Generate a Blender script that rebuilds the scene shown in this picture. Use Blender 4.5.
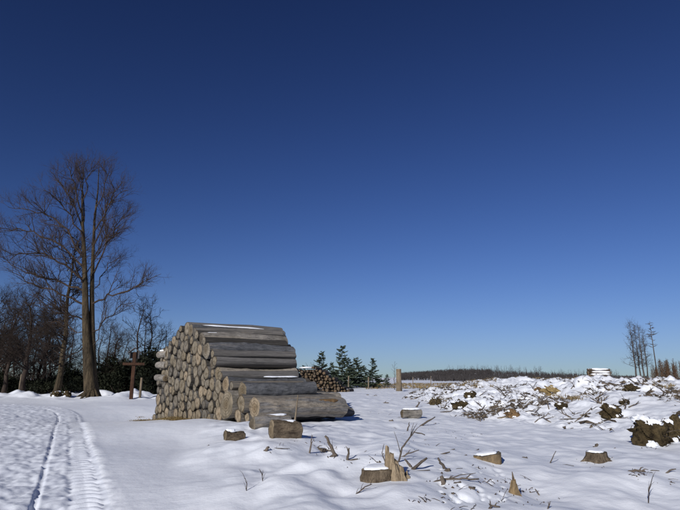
import bpy, math, random
import numpy as np
from mathutils import Vector, Matrix

R = math.radians
sc = bpy.context.scene
for o in list(bpy.data.objects):
    bpy.data.objects.remove(o)
col = sc.collection

# ------------------------------------------------------------------ camera, sky, sun, exposure
EYE = 1.6
FPX = 529.0                      # focal length in pixels of a 680 px wide picture
PITCH = math.atan((378 - 255) / FPX)
cam = bpy.data.cameras.new('camera')
cam.sensor_width = 36.0
cam.lens = 36.0 * FPX / 680.0
cam.clip_start = 0.1
cam.clip_end = 9000
camo = bpy.data.objects.new('camera', cam)
camo.location = (0, 0, EYE)
camo.rotation_euler = (R(90) + PITCH, 0, 0)
col.objects.link(camo)
sc.camera = camo

SUN_EL, SUN_AZ = 24.5, 205.0     # azimuth clockwise from +Y: behind the camera, to its left
world = bpy.data.worlds.new('World')
sc.world = world
world.use_nodes = True
wn = world.node_tree
for n in list(wn.nodes):
    wn.nodes.remove(n)
wo = wn.nodes.new('ShaderNodeOutputWorld')
wb = wn.nodes.new('ShaderNodeBackground')
sky = wn.nodes.new('ShaderNodeTexSky')
sky.sky_type = 'NISHITA'
sky.sun_disc = False
sky.sun_elevation = R(SUN_EL)
sky.sun_rotation = R(SUN_AZ)
sky.altitude = 600
sky.air_density = 1.0
sky.dust_density = 0.0
sky.ozone_density = 3.0
gm = wn.nodes.new('ShaderNodeGamma')
gm.inputs['Gamma'].default_value = 1.65
mx = wn.nodes.new('ShaderNodeMix')
mx.data_type = 'RGBA'; mx.blend_type = 'MULTIPLY'
mx.inputs[0].default_value = 1.0
mx.inputs[7].default_value = (0.40, 0.378, 0.436, 1)      # the camera's deep, contrasty winter blue
wb.inputs['Strength'].default_value = 0.08
wn.links.new(sky.outputs[0], mx.inputs[6])
wn.links.new(mx.outputs[2], gm.inputs['Color'])
# film-like shoulder: x / (1 + x / c), so the horizon stays pale blue
dv = wn.nodes.new('ShaderNodeVectorMath'); dv.operation = 'MULTIPLY_ADD'
dv.inputs[1].default_value = (0.08 / 0.42, 0.08 / 0.75, 0.08 / 1.65)
dv.inputs[2].default_value = (1, 1, 1)
dd_ = wn.nodes.new('ShaderNodeVectorMath'); dd_.operation = 'DIVIDE'
wn.links.new(gm.outputs[0], dv.inputs[0])
wn.links.new(gm.outputs[0], dd_.inputs[0])
wn.links.new(dv.outputs[0], dd_.inputs[1])
wn.links.new(dd_.outputs[0], wb.inputs['Color'])
wn.links.new(wb.outputs[0], wo.inputs['Surface'])

sl = bpy.data.lights.new('sun', 'SUN')
sl.energy = 3.7
sl.angle = R(0.53)
sl.color = (1.0, 0.965, 0.92)
so = bpy.data.objects.new('sun', sl)
sd = Vector((math.sin(R(SUN_AZ)) * math.cos(R(SUN_EL)), math.cos(R(SUN_AZ)) * math.cos(R(SUN_EL)), math.sin(R(SUN_EL))))
so.rotation_euler = sd.to_track_quat('Z', 'Y').to_euler()
so.location = sd * 50
col.objects.link(so)

vs = sc.view_settings
vs.view_transform = 'Standard'
vs.look = 'None'
vs.gamma = 1.0
vs.use_curve_mapping = False
vs.exposure = 0.2
sc.render.engine = 'CYCLES'
sc.cycles.use_denoising = True
sc.cycles.max_bounces = 5

# ------------------------------------------------------------------ helpers
def ray(px, py):
    x = (px - 340) / FPX
    y = (255 - py) / FPX
    c, s = math.cos(PITCH), math.sin(PITCH)
    return np.array([x, c - y * s, s + y * c])

def at(px, py, Y):
    d = ray(px, py)
    p = d * (Y / d[1])
    p[2] += EYE
    return p

_rs = np.random.RandomState(7)
_TAB = _rs.rand(256, 256)
def vnoise(x, y):
    x = np.asarray(x, float); y = np.asarray(y, float)
    xi = np.floor(x).astype(int); yi = np.floor(y).astype(int)
    fx = x - xi; fy = y - yi
    fx = fx * fx * (3 - 2 * fx); fy = fy * fy * (3 - 2 * fy)
    a = _TAB[xi & 255, yi & 255]; b = _TAB[(xi + 1) & 255, yi & 255]
    c = _TAB[xi & 255, (yi + 1) & 255]; d = _TAB[(xi + 1) & 255, (yi + 1) & 255]
    return (a + (b - a) * fx) * (1 - fy) + (c + (d - c) * fx) * fy - 0.5

def fbm(x, y, octv=4, gain=0.5):
    s = 0; a = 1.0
    ca, sa = 0.8, 0.6
    for i in range(octv):
        s = s + a * vnoise(x + 17.3 * i, y - 9.1 * i)
        x, y = (x * ca - y * sa) * 2.03, (x * sa + y * ca) * 2.03
        a *= gain
    return s

def sstep(a, b, x):
    t = np.clip((x - a) / (b - a), 0, 1)
    return t * t * (3 - 2 * t)

def gauss(x, y, cx, cy, rx, ry=None):
    ry = ry or rx
    return np.exp(-((x - cx) / rx) ** 2 - ((y - cy) / ry) ** 2)

# ---- the lie of the land
P0 = np.array([-2.85, 17.5])                      # near corner of the big stack
AX = np.array([0.788, 0.616])                     # along the logs
AN = np.array([-0.616, 0.788])                    # back along the end face
def road_coords(x, y):
    # along-track v and offset q to the left of the right-hand edge; the track bends left beyond v = 20
    u = np.array([-0.447, 0.894])
    n = np.array([-0.894, -0.447])
    dx, dy = x + 2.56, y - 6.4
    v = dx * u[0] + dy * u[1]
    q = dx * n[0] + dy * n[1]
    bend = np.clip(v - 20, 0, None)
    q = q - 0.028 * bend ** 2 * (v < 60) - (v >= 60) * 45
    return v, q
ROAD_W = 5.2
def on_road(x, y):
    v, q = road_coords(x, y)
    return (q > -0.05) & (q < ROAD_W) & (v > -14) & (v < 45)

RIDGE = np.array([[-40, 9.5], [11.0, 8.0], [12.2, 7.3], [13.7, 6.6], [16.3, 6.2], [19, 5.0], [23, 4.4], [31, 5.0], [42, 4.4], [60, 7.5], [80, 14], [140, 40], [5000, 1500]])
def ridge_t(x, y):
    return x - np.interp(y, RIDGE[:, 0], RIDGE[:, 1])

def hfun(x, y, fine=True):
    x = np.asarray(x, float); y = np.asarray(y, float)
    r = np.hypot(x, y)
    near = 1 - sstep(60, 110, r)
    v, q = road_coords(x, y)
    rm = sstep(-0.25, 0.05, q) * (1 - sstep(ROAD_W - .1, ROAD_W + .4, q)) * (1 - sstep(40, 50, v)) * sstep(-16, -12, v)
    h = 0.05 + 0.22 * fbm(x / 9.0, y / 9.0, 3) * near * (1 - 0.8 * rm)
    # gentle bank between the track and the clearing
    bx = x + 1.25 + (y - 6.3) * 0.30 + 0.5 * fbm(x / 2.2, y / 2.2, 2)
    bank = sstep(-0.7, 0.9, bx) * (1 - .8 * sstep(13, 17.5, y)) * (1 - sstep(17, 22, y)) * (1 - sstep(2.5, 6.5, bx) * .55)
    h = h + bank * (0.22 + 0.23 * fbm(x / 1.3 + 7, y / 1.7, 3, .55))
    h = h + 0.075 * sstep(-.5, 1.0, bx) * near * fbm(x / .6, y / .8, 3)
    # the drift in front of the stack
    h = h + 0.20 * gauss(x, y, -2.4, 15.9, 2.6, 2.2) + 0.12 * gauss(x, y, -5.2, 17.2, 1.6, 1.8) + 0.1 * gauss(x, y, 0.5, 18.4, 2, 1.2)
    h = h + 0.04 * gauss(x, y, -4.4, 18.0, 1.1, 1.0) - 0.12 * gauss(x, y, -4.6, 21.3, 1.4) - 0.36 * gauss(x, y, -9.3, 24.5, 3.2, 3.6)
    # wind-shaped ripples on the untouched snow
    h = h + (1 - rm) * near * (0.035 * fbm(x / 1.8 + y * 0.25, y / 4.5, 3) + 0.07 * fbm(x / 4 - y * .1, y / 4, 2))
    # ridge of brash
    t = ridge_t(x, y)
    m = sstep(-0.4, 9.0, t) * (1 - sstep(90, 200, r))
    mm = sstep(-0.3, 1.6, t) * (1 - sstep(55, 85, r))
    h = h + 1.10 * m
    mm = mm * (1 - .8 * gauss(x, y, 10.5, 16.5, 4.2, 6.0))
    h = h + mm * (0.70 * np.clip(fbm(x / 2.6, y / 2.6, 3), -.35, 1) * sstep(0, 3, t) + 0.36 * np.clip(fbm(x / .95 + 3, y / .95, 4, .6), 0, 1) ** .8 + .17 * fbm(x / .38, y / .38, 3, .6))
    # low rim beyond the far field and the wooded rise on the skyline
    h = h + 0.35 * sstep(70, 110, y) * (1 - m) * (x > -10)
    h = h + 3.3 * gauss(x, y, 74, 330, 42, 60) + 2.4 * gauss(x, y, 150, 350, 80, 60)
    # verge with little snow heaps at the edge of the wood
    wv = gauss(x, y, -21, 43.5, 14, 2.6)
    h = h + wv * (0.30 + 0.9 * np.clip(fbm(x / 1.5, y / 1.5, 3), -.2, 1))
    if fine:
        # untidy surface of the track
        band = np.exp(-(((q - 0.21) / 0.17) ** 6))
        h = h + rm * (1 - .9 * band) * (0.032 * fbm(x / 0.36, y / 0.36, 3, .65) + 0.04 * fbm(x / .15, y / .2, 2, .6) + 0.05 * fbm(x / 1.5, y / 1.5, 2))
        wig = 0.05 * fbm(v / 4.0, v * 0 + 3.3, 2)
        def rut(c, w, depth):
            return -depth * np.exp(-(((q - c - wig) / w) ** 4))
        lug = 0.5 + 0.5 * np.sin((v + 0.25 * np.abs(q - 0.21)) * 2 * math.pi / 0.27)
        band = np.exp(-(((q - 0.21 - wig) / 0.17) ** 6))
        h = h + rm * (band * (-0.035 + 0.075 * lug) + rut(0.78, 0.04, 0.034) * (.5 + .9 * np.clip(fbm(v / .5, v * 0 + 1.7, 2) + .4, 0, 1)))
        h = h + rm * 0.012 * np.exp(-(((q - 0.46 - wig) / 0.05) ** 2)) * (0.6 + 0.4 * lug)
        for c in (2.15, 3.0, 4.3):
            b2 = np.exp(-(((q - c - wig) / 0.18) ** 6))
            h = h + rm * b2 * (-0.03 + 0.05 * (0.5 + 0.5 * np.sin((v + 0.25 * np.abs(q - c)) * 2 * math.pi / 0.28)))
        # crust left standing on the right-hand edge of the track
        h = h + 0.022 * np.exp(-(((q + 0.09 - wig) / 0.10) ** 2)) * (v < 45)
        # faint footprints
        for (fx, fy, fr) in FEET:
            d2 = ((x - fx) / fr) ** 2 + ((y - fy) / (fr * 1.5)) ** 2
            h = h - 0.028 * np.exp(-d2 * d2)
        h = h + near * (1 - rm) * 0.008 * fbm(x / 0.3, y / 0.3, 2)
    return h

FEET = []
def hit(px, py):
    d = ray(px, py)
    t = np.geomspace(3, 400, 2600)
    z = EYE + d[2] * t
    g = hfun(d[0] * t, d[1] * t)
    k = np.nonzero(z < g)[0]
    i = k[0] if len(k) else len(t) - 1
    return np.array([d[0] * t[i], d[1] * t[i], float(g[i])])
_fr = random.Random(5)
_feet = []
for i in range(26):
    p = hit(_fr.uniform(440, 505), _fr.uniform(468, 503))
    _feet.append((p[0], p[1], _fr.uniform(.022, .045)))
for (px, py) in ((455, 500), (462, 497), (468, 500), (497, 470), (488, 482), (478, 489)):
    p = hit(px, py); _feet.append((p[0], p[1], .06))
FEET = _feet

def gz(x, y):
    return float(hfun(np.array([x]), np.array([y]))[0])

# ---- meshes
class MB:
    def __init__(s):
        s.v = []; s.f = []; s.m = []; s.n = 0
    def add(s, verts, faces, mat=0):
        b = s.n
        s.v.extend([tuple(p) for p in verts]); s.n += len(verts)
        s.f.extend([tuple(i + b for i in f) for f in faces])
        s.m.extend([mat] * len(faces))
    def tube(s, pts, rad, sides=5, mat=0, cap=True, rough=0.0, rnd=None):
        pts = np.asarray(pts, float); n = len(pts)
        tan = np.gradient(pts, axis=0)
        tan /= np.linalg.norm(tan, axis=1)[:, None] + 1e-9
        ref = np.array([0.31, 0.22, 0.92]) if abs(tan[0][2]) < 0.8 else np.array([0.95, 0.3, 0.1])
        a = np.cross(tan, ref); a /= np.linalg.norm(a, axis=1)[:, None] + 1e-9
        b = np.cross(tan, a)
        ang = np.arange(sides) * 2 * math.pi / sides
        rr = np.asarray(rad, float)[:, None] * np.ones(sides)[None]
        if rough and rnd is not None:
            rr = rr * (1 + rough * (np.array([[rnd.random() - .5 for _ in range(sides)] for _ in range(n)])))
        ring = pts[:, None, :] + (a[:, None, :] * np.cos(ang)[None, :, None] + b[:, None, :] * np.sin(ang)[None, :, None]) * rr[:, :, None]
        V = ring.reshape(-1, 3)
        F = []
        for i in range(n - 1):
            for j in range(sides):
                k = (j + 1) % sides
                F.append((i * sides + j, i * sides + k, (i + 1) * sides + k, (i + 1) * sides + j))
        if cap and sides > 3:
            F.append(tuple(range(sides - 1, -1, -1)))
            F.append(tuple((n - 1) * sides + j for j in range(sides)))
        s.add(V, F, mat)
    def mesh(s, name, mats, smooth=True):
        me = bpy.data.meshes.new(name)
        me.from_pydata(s.v, [], s.f)
        for m in mats:
            me.materials.append(m)
        if len(mats) > 1:
            me.polygons.foreach_set('material_index', s.m)
        if smooth:
            me.polygons.foreach_set('use_smooth', [True] * len(s.f))
        me.update()
        return me
    def build(s, name, mats, parent=None, smooth=True, loc=None):
        if not isinstance(mats, (list, tuple)):
            mats = [mats]
        return link(name, s.mesh(name, mats, smooth), parent, loc)

def link(name, data, parent=None, loc=None):
    o = bpy.data.objects.new(name, data)
    col.objects.link(o)
    if parent:
        o.parent = parent
    if loc is not None:
        o.location = loc
    return o

def tag(o, label=None, cat=None, group=None, kind=None):
    if label: o['label'] = label
    if cat: o['category'] = cat
    if group: o['group'] = group
    if kind: o['kind'] = kind
    return o

def thing(name, label, cat, loc=(0, 0, 0), rotz=0.0, group=None):
    o = bpy.data.objects.new(name, None)
    o.empty_display_size = 0.2
    col.objects.link(o)
    o.location = loc
    o.rotation_euler = (0, 0, rotz)
    return tag(o, label, cat, group)

def grid_mesh(name, X, Y, Z, faces, mats):
    me = bpy.data.meshes.new(name)
    n = X.size
    me.vertices.add(n)
    co = np.empty((n, 3), np.float32)
    co[:, 0] = X.ravel(); co[:, 1] = Y.ravel(); co[:, 2] = Z.ravel()
    me.vertices.foreach_set('co', co.ravel())
    nf = len(faces)
    me.loops.add(nf * 4)
    me.loops.foreach_set('vertex_index', faces.ravel().astype(np.int32))
    me.polygons.add(nf)
    me.polygons.foreach_set('loop_start', np.arange(0, nf * 4, 4, dtype=np.int32))
    me.polygons.foreach_set('use_smooth', np.ones(nf, bool))
    me.materials.append(mats)
    me.update(calc_edges=True)
    me.validate()
    return me

# ---- materials
def newmat(name, rough=0.8, spec=0.2):
    m = bpy.data.materials.new(name)
    m.use_nodes = True
    nt = m.node_tree
    b = nt.nodes['Principled BSDF']
    b.inputs['Roughness'].default_value = rough
    b.inputs['Specular IOR Level'].default_value = spec
    return m, nt, b

def N(nt, t, **kw):
    n = nt.nodes.new(t)
    for k, v in kw.items():
        if k in n.inputs.keys():
            n.inputs[k].default_value = v
        else:
            setattr(n, k, v)
    return n

def ramp(nt, src, stops, interp='LINEAR'):
    r = nt.nodes.new('ShaderNodeValToRGB')
    r.color_ramp.interpolation = interp
    el = r.color_ramp.elements
    while len(el) < len(stops):
        el.new(0.5)
    for e, (p, c) in zip(el, stops):
        e.position = p
        e.color = (*c, 1)
    nt.links.new(src, r.inputs[0])
    return r.outputs[0]

def mixc(nt, fac, a, b, mode='MIX'):
    n = nt.nodes.new('ShaderNodeMix')
    n.data_type = 'RGBA'; n.blend_type = mode
    for sock, val in ((n.inputs[0], fac), (n.inputs[6], a), (n.inputs[7], b)):
        if hasattr(val, 'links'):
            nt.links.new(val, sock)
        elif isinstance(val, (int, float)):
            sock.default_value = val
        else:
            sock.default_value = (*val, 1)
    return n.outputs[2]

def bump(nt, b, height, strength=0.4, dist=0.02):
    n = nt.nodes.new('ShaderNodeBump')
    n.inputs['Strength'].default_value = strength
    n.inputs['Distance'].default_value = dist
    nt.links.new(height, n.inputs['Height'])
    nt.links.new(n.outputs[0], b.inputs['Normal'])

def coord(nt, which='Object', scale=(1, 1, 1), rnd=False):
    t = nt.nodes.new('ShaderNodeTexCoord')
    mp = nt.nodes.new('ShaderNodeMapping')
    mp.inputs['Scale'].default_value = scale
    nt.links.new(t.outputs[which], mp.inputs['Vector'])
    if rnd:
        oi = nt.nodes.new('ShaderNodeObjectInfo')
        ml = nt.nodes.new('ShaderNodeMath'); ml.operation = 'MULTIPLY'
        ml.inputs[1].default_value = 57.0
        nt.links.new(oi.outputs['Random'], ml.inputs[0])
        nt.links.new(ml.outputs[0], mp.inputs['Location'])
    return mp.outputs[0]

def noise(nt, vec, scale, detail=4, rough=0.55, dist=0.0):
    n = nt.nodes.new('ShaderNodeTexNoise')
    n.inputs['Scale'].default_value = scale
    n.inputs['Detail'].default_value = detail
    n.inputs['Roughness'].default_value = rough
    n.inputs['Distortion'].default_value = dist
    nt.links.new(vec, n.inputs['Vector'])
    return n.outputs['Fac']

def snow_mat(name, grain=1.0, tint=(0.84, 0.86, 0.90), tint2=(0.78, 0.81, 0.86)):
    m, nt, b = newmat(name, 0.55, 0.25)
    v = coord(nt, 'Object')
    n1 = noise(nt, v, 0.9, 5)
    n2 = noise(nt, v, 26, 4, .6)
    n3 = noise(nt, v, 7, 3, .5)
    c = ramp(nt, n1, [(0.3, tint2), (0.7, tint)])
    nt.links.new(c, b.inputs['Base Color'])
    ad = nt.nodes.new('ShaderNodeMath'); ad.operation = 'MULTIPLY_ADD'
    ad.inputs[1].default_value = 0.35
    nt.links.new(n2, ad.inputs[0]); nt.links.new(n3, ad.inputs[2])
    bump(nt, b, ad.outputs[0], 0.5 * grain, 0.05)
    return m

def simple_mat(name, c1, c2, scale=6, rough=0.85, bs=0.5, bd=0.02, obvar=0.25, stretch=(1, 1, 1), spec=0.15):
    m, nt, b = newmat(name, rough, spec)
    v = coord(nt, 'Object', stretch, True)
    n1 = noise(nt, v, scale, 5, .6)
    c = ramp(nt, n1, [(0.32, c1), (0.68, c2)])
    nf = noise(nt, v, scale * 4.5, 5, .7)
    c = mixc(nt, .8, c, ramp(nt, nf, [(0.33, (.45,) * 3), (0.60, (1.0,) * 3)]), 'MULTIPLY')
    oi = nt.nodes.new('ShaderNodeObjectInfo')
    dark = ramp(nt, oi.outputs['Random'], [(0, (1 - obvar,) * 3), (1, (1.0,) * 3)])
    c = mixc(nt, 1.0, c, dark, 'MULTIPLY')
    nt.links.new(c, b.inputs['Base Color'])
    if bs > 0:
        ad = nt.nodes.new('ShaderNodeMath'); ad.operation = 'MULTIPLY_ADD'
        ad.inputs[1].default_value = .45
        nt.links.new(nf, ad.inputs[0]); nt.links.new(n1, ad.inputs[2])
        bump(nt, b, ad.outputs[0], bs, bd)
    return m

def bark_mat(name, grey1, grey2, tan, tanamt=0.55, zs=0.25):
    """weathered bark with stripped tan patches and long drying cracks; local z runs along the log"""
    m, nt, b = newmat(name, 0.85, 0.2)
    v = coord(nt, 'Object', (1, 1, zs), True)
    vs_ = coord(nt, 'Object', (1.6, 1.6, zs * .25), True)
    vc = coord(nt, 'Object', (5, 5, zs * .35), True)
    viso = coord(nt, 'Object', (1, 1, .8), True)
    n1 = noise(nt, v, 3.2, 7, .65)
    n2 = noise(nt, vs_, 3.0, 7, .7, .4)
    n3 = noise(nt, v, 16, 5, .7)
    n4 = noise(nt, vc, 3.0, 5, .7)
    n5 = noise(nt, viso, 1.9, 5, .7)
    c = ramp(nt, n1, [(0.28, grey1), (0.72, grey2)])
    oi = nt.nodes.new('ShaderNodeObjectInfo')
    thr = nt.nodes.new('ShaderNodeMath'); thr.operation = 'MULTIPLY_ADD'
    thr.inputs[1].default_value = 0.28; thr.inputs[2].default_value = -0.14
    nt.links.new(oi.outputs['Random'], thr.inputs[0])
    sm = nt.nodes.new('ShaderNodeMath'); sm.operation = 'ADD'
    nt.links.new(n2, sm.inputs[0]); nt.links.new(thr.outputs[0], sm.inputs[1])
    mask = ramp(nt, sm.outputs[0], [(tanamt, (0, 0, 0)), (tanamt + .05, (1, 1, 1))])
    c = mixc(nt, mask, c, tan)
    # algae and damp stains
    alg = ramp(nt, n5, [(0.52, (0, 0, 0)), (0.72, (.7, .7, .7))])
    c = mixc(nt, alg, c, (grey1[0] * .62, grey1[1] * .60, grey1[2] * .48))
    pale = ramp(nt, n5, [(0.28, (.55, .55, .55)), (0.42, (0, 0, 0))])
    c = mixc(nt, pale, c, (grey2[0] * 1.3, grey2[1] * 1.3, grey2[2] * 1.28))
    sp = ramp(nt, n3, [(0.36, (0.45,) * 3), (0.58, (1.0,) * 3)])
    c = mixc(nt, 0.85, c, sp, 'MULTIPLY')
    ck = ramp(nt, n4, [(0.30, (0.25,) * 3), (0.38, (1.0,) * 3)])
    c = mixc(nt, 0.9, c, ck, 'MULTIPLY')
    nt.links.new(c, b.inputs['Base Color'])
    ad = nt.nodes.new('ShaderNodeMath'); ad.operation = 'ADD'
    nt.links.new(n3, ad.inputs[0]); nt.links.new(n4, ad.inputs[1])
    bump(nt, b, ad.outputs[0], 0.9, 0.05)
    return m

def end_mat(name, c1, c2, dark):
    """weathered sawn end: faint rings, radial drying cracks, stains; local xy is the face"""
    m, nt, b = newmat(name, 0.9, 0.1)
    t = nt.nodes.new('ShaderNodeTexCoord')
    v = coord(nt, 'Object', (1, 1, 1), True)
    n1 = noise(nt, v, 1.6, 5, .6)
    n2 = noise(nt, v, 9, 4, .6)
    c = ramp(nt, n1, [(0.3, c1), (0.7, c2)])
    # rings, darker heart and bark rim
    sx0 = nt.nodes.new('ShaderNodeSeparateXYZ'); nt.links.new(t.outputs['Object'], sx0.inputs[0])
    cb0 = nt.nodes.new('ShaderNodeCombineXYZ')
    nt.links.new(sx0.outputs['X'], cb0.inputs[0]); nt.links.new(sx0.outputs['Y'], cb0.inputs[1])
    ln = nt.nodes.new('ShaderNodeVectorMath'); ln.operation = 'LENGTH'
    nt.links.new(cb0.outputs[0], ln.inputs[0])
    wob = nt.nodes.new('ShaderNodeMath'); wob.operation = 'MULTIPLY_ADD'; wob.inputs[1].default_value = .22
    nt.links.new(n1, wob.inputs[0]); nt.links.new(ln.outputs['Value'], wob.inputs[2])
    w = nt.nodes.new('ShaderNodeMath'); w.operation = 'MULTIPLY'; w.inputs[1].default_value = 70
    nt.links.new(wob.outputs[0], w.inputs[0])
    s_ = nt.nodes.new('ShaderNodeMath'); s_.operation = 'SINE'
    nt.links.new(w.outputs[0], s_.inputs[0])
    rings = ramp(nt, s_.outputs[0], [(0.0, (0.68,) * 3), (1.0, (1.0,) * 3)])
    c = mixc(nt, 1.0, c, rings, 'MULTIPLY')
    heart = ramp(nt, wob.outputs[0], [(0.18, (.62, .56, .48)), (.42, (1, 1, 1)), (.96, (1, 1, 1)), (1.06, (.38, .35, .32))])
    c = mixc(nt, .85, c, heart, 'MULTIPLY')
    # cracks
    sx = nt.nodes.new('ShaderNodeSeparateXYZ'); nt.links.new(t.outputs['Object'], sx.inputs[0])
    at2 = nt.nodes.new('ShaderNodeMath'); at2.operation = 'ARCTAN2'
    nt.links.new(sx.outputs['Y'], at2.inputs[0]); nt.links.new(sx.outputs['X'], at2.inputs[1])
    cb = nt.nodes.new('ShaderNodeCombineXYZ')
    nt.links.new(at2.outputs[0], cb.inputs[0])
    oi = nt.nodes.new('ShaderNodeObjectInfo')
    rm_ = nt.nodes.new('ShaderNodeMath'); rm_.operation = 'MULTIPLY'; rm_.inputs[1].default_value = 40
    nt.links.new(oi.outputs['Random'], rm_.inputs[0]); nt.links.new(rm_.outputs[0], cb.inputs[1])
    cr = noise(nt, cb.outputs[0], 2.4, 4, .7)
    crk = ramp(nt, cr, [(0.54, (1, 1, 1)), (0.58, (0.3,) * 3), (0.60, (1, 1, 1)), (0.66, (1, 1, 1)), (.69, (.3,) * 3), (.72, (1, 1, 1))])
    c = mixc(nt, 0.75, c, crk, 'MULTIPLY')
    st = ramp(nt, n2, [(0.55, (0, 0, 0)), (0.75, (1, 1, 1))])
    c = mixc(nt, st, c, dark)
    var = ramp(nt, oi.outputs['Random'], [(0, (0.52, 0.53, 0.56)), (0.35, (0.88, 0.86, 0.82)), (.7, (.74, .70, .62)), (1, (1.1, 1.0, 0.88))])
    c = mixc(nt, 1.0, c, var, 'MULTIPLY')
    nt.links.new(c, b.inputs['Base Color'])
    bump(nt, b, n2, 0.5, 0.03)
    return m

M = {}
M['snow'] = snow_mat('snow_field', .42)
M['track'] = snow_mat('snow_track', .35, (0.80, 0.83, 0.88), (0.70, 0.73, 0.80))
M['cap'] = snow_mat('snow_cap', 0.6, (0.86, 0.88, 0.92), (0.82, 0.85, 0.9))
M['bark'] = bark_mat('log_bark', (0.15, 0.143, 0.137), (0.32, 0.302, 0.283), (0.33, 0.285, 0.228), 0.57)
M['bark2'] = bark_mat('log_bark_tan', (0.18, 0.165, 0.147), (0.36, 0.33, 0.29), (0.37, 0.325, 0.265), 0.52)
M['barkb'] = bark_mat('log_bark_blue', (0.08, 0.084, 0.094), (0.19, 0.192, 0.20), (0.26, 0.225, 0.18), 0.66)
M['bark_shade'] = bark_mat('log_bark_gap_shade', (0.05, 0.045, 0.04), (0.13, 0.12, 0.11), (0.22, 0.18, 0.13), 0.60)  # bark darkened to paint in the shade of gaps between stacked logs
M['end'] = end_mat('log_end', (0.19, 0.168, 0.133), (0.43, 0.38, 0.305), (0.10, 0.083, 0.058))
M['endfar'] = end_mat('far_log_end', (0.13, 0.10, 0.072), (0.24, 0.19, 0.14), (0.12, 0.07, 0.04))
M['stump'] = simple_mat('stump_bark', (0.07, 0.052, 0.036), (0.25, 0.195, 0.135), 11, .9, 1.0, .05, .2, (1, 1, .4))
M['split'] = simple_mat('split_wood', (0.17, 0.125, 0.08), (0.42, 0.33, 0.215), 9, .8, .6, .02, .15, (3, 3, .35))
M['tan'] = simple_mat('tan_bark', (0.09, 0.075, 0.058), (0.30, 0.21, 0.11), 4, .9, .9, .03, .1, (1, 1, .6))
M['orange'] = simple_mat('orange_wood', (0.11, 0.07, 0.038), (0.28, 0.175, 0.085), 6, .85, .6, .02, .2)
M['soil'] = simple_mat('soil_moss', (0.026, 0.019, 0.011), (0.16, 0.118, 0.058), 5, .95, 1.0, .12, .2)
M['stick'] = simple_mat('stick', (0.09, 0.072, 0.058), (0.22, 0.18, 0.145), 14, .9, .4, .01, .35)
M['twig'] = simple_mat('twig', (0.05, 0.035, 0.028), (0.11, 0.08, 0.06), 10, .9, 0, .01, .3)
M['brush'] = simple_mat('brushwood', (0.06, 0.048, 0.038), (0.20, 0.158, 0.115), 1.7, .9, 0, .01, .2)
M['trunk'] = simple_mat('tree_trunk', (0.028, 0.022, 0.015), (0.125, 0.095, 0.058), 4.5, .95, 1.0, .12, .15, (1, 1, .22))
M['btwig'] = simple_mat('tree_twig', (0.04, 0.029, 0.023), (0.085, 0.06, 0.046), 1.5, .9, 0, .01, .2)
M['dtwig'] = simple_mat('wood_twig', (0.035, 0.026, 0.022), (0.07, 0.052, 0.042), 1.2, .9, 0, .01, .3)
M['larch'] = simple_mat('larch_twig', (0.115, 0.066, 0.040), (0.20, 0.125, 0.075), 1.5, .9, 0, .01, .35)
M['far'] = simple_mat('far_twig', (0.06, 0.054, 0.053), (0.105, 0.094, 0.092), 0.8, .9, 0, .01, .3)
M['dead'] = simple_mat('dead_tree', (0.07, 0.06, 0.055), (0.14, 0.12, 0.105), 3, .9, 0, .01, .2)
M['ever'] = simple_mat('evergreen', (0.010, 0.014, 0.008), (0.034, 0.038, 0.020), 0.9, .8, 0, .01, .3)
M['spruce'] = simple_mat('spruce', (0.035, 0.05, 0.036), (0.095, 0.12, 0.075), 1.8, .8, 0, .01, .25)
M['grass'] = simple_mat('dry_grass', (0.20, 0.135, 0.055), (0.36, 0.27, 0.13), 2.5, .9, 0, .01, .2)
M['post'] = simple_mat('post_wood', (0.16, 0.125, 0.085), (0.30, 0.24, 0.17), 5, .9, .6, .02, .2, (1, 1, .2))
M['sign'] = simple_mat('stained_wood', (0.035, 0.017, 0.010), (0.08, 0.038, 0.021), 5, .75, .4, .01, .1, (1, 1, .2))
M['roofm'] = simple_mat('grey_shingle', (0.07, 0.065, 0.065), (0.15, 0.14, 0.135), 6, .85, .4, .01, .1)

# ------------------------------------------------------------------ ground and track
az = np.concatenate([np.arange(-40, 40.001, 0.11), np.arange(44, 316.1, 4)])
rr = [2.2]
while rr[-1] < 75: rr.append(rr[-1] * 1.0055)
while rr[-1] < 5000: rr.append(rr[-1] * 1.045)
rr = np.array([0.02, 1.0, 1.7] + rr)
A, RR = np.meshgrid(np.radians(az), rr)
GX = RR * np.sin(A); GY = RR * np.cos(A)
GZ = hfun(GX, GY)
nr, nc = GX.shape
I = np.arange(nr * nc).reshape(nr, nc)
Inx = np.roll(I, -1, axis=1)
faces = np.stack([I[:-1], Inx[:-1], Inx[1:], I[1:]], axis=-1).reshape(-1, 4)[:, ::-1]
cx = GX.ravel()[faces].mean(1); cy = GY.ravel()[faces].mean(1)
isroad = on_road(cx, cy)
AZF = np.arange(-40, 40.001, 0.11)
def gz(x, y):
    r = math.hypot(x, y); a = math.degrees(math.atan2(x, y))
    fa = (a + 40) / .11
    if fa < 0 or fa >= len(AZF) - 1: return float(hfun(np.array([x]), np.array([y]))[0])
    j = int(fa); fa -= j
    i = int(np.searchsorted(rr, r)) - 1
    fi = (r - rr[i]) / (rr[i + 1] - rr[i])
    return float((GZ[i, j] * (1 - fa) + GZ[i, j + 1] * fa) * (1 - fi) + (GZ[i + 1, j] * (1 - fa) + GZ[i + 1, j + 1] * fa) * fi)
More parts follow.
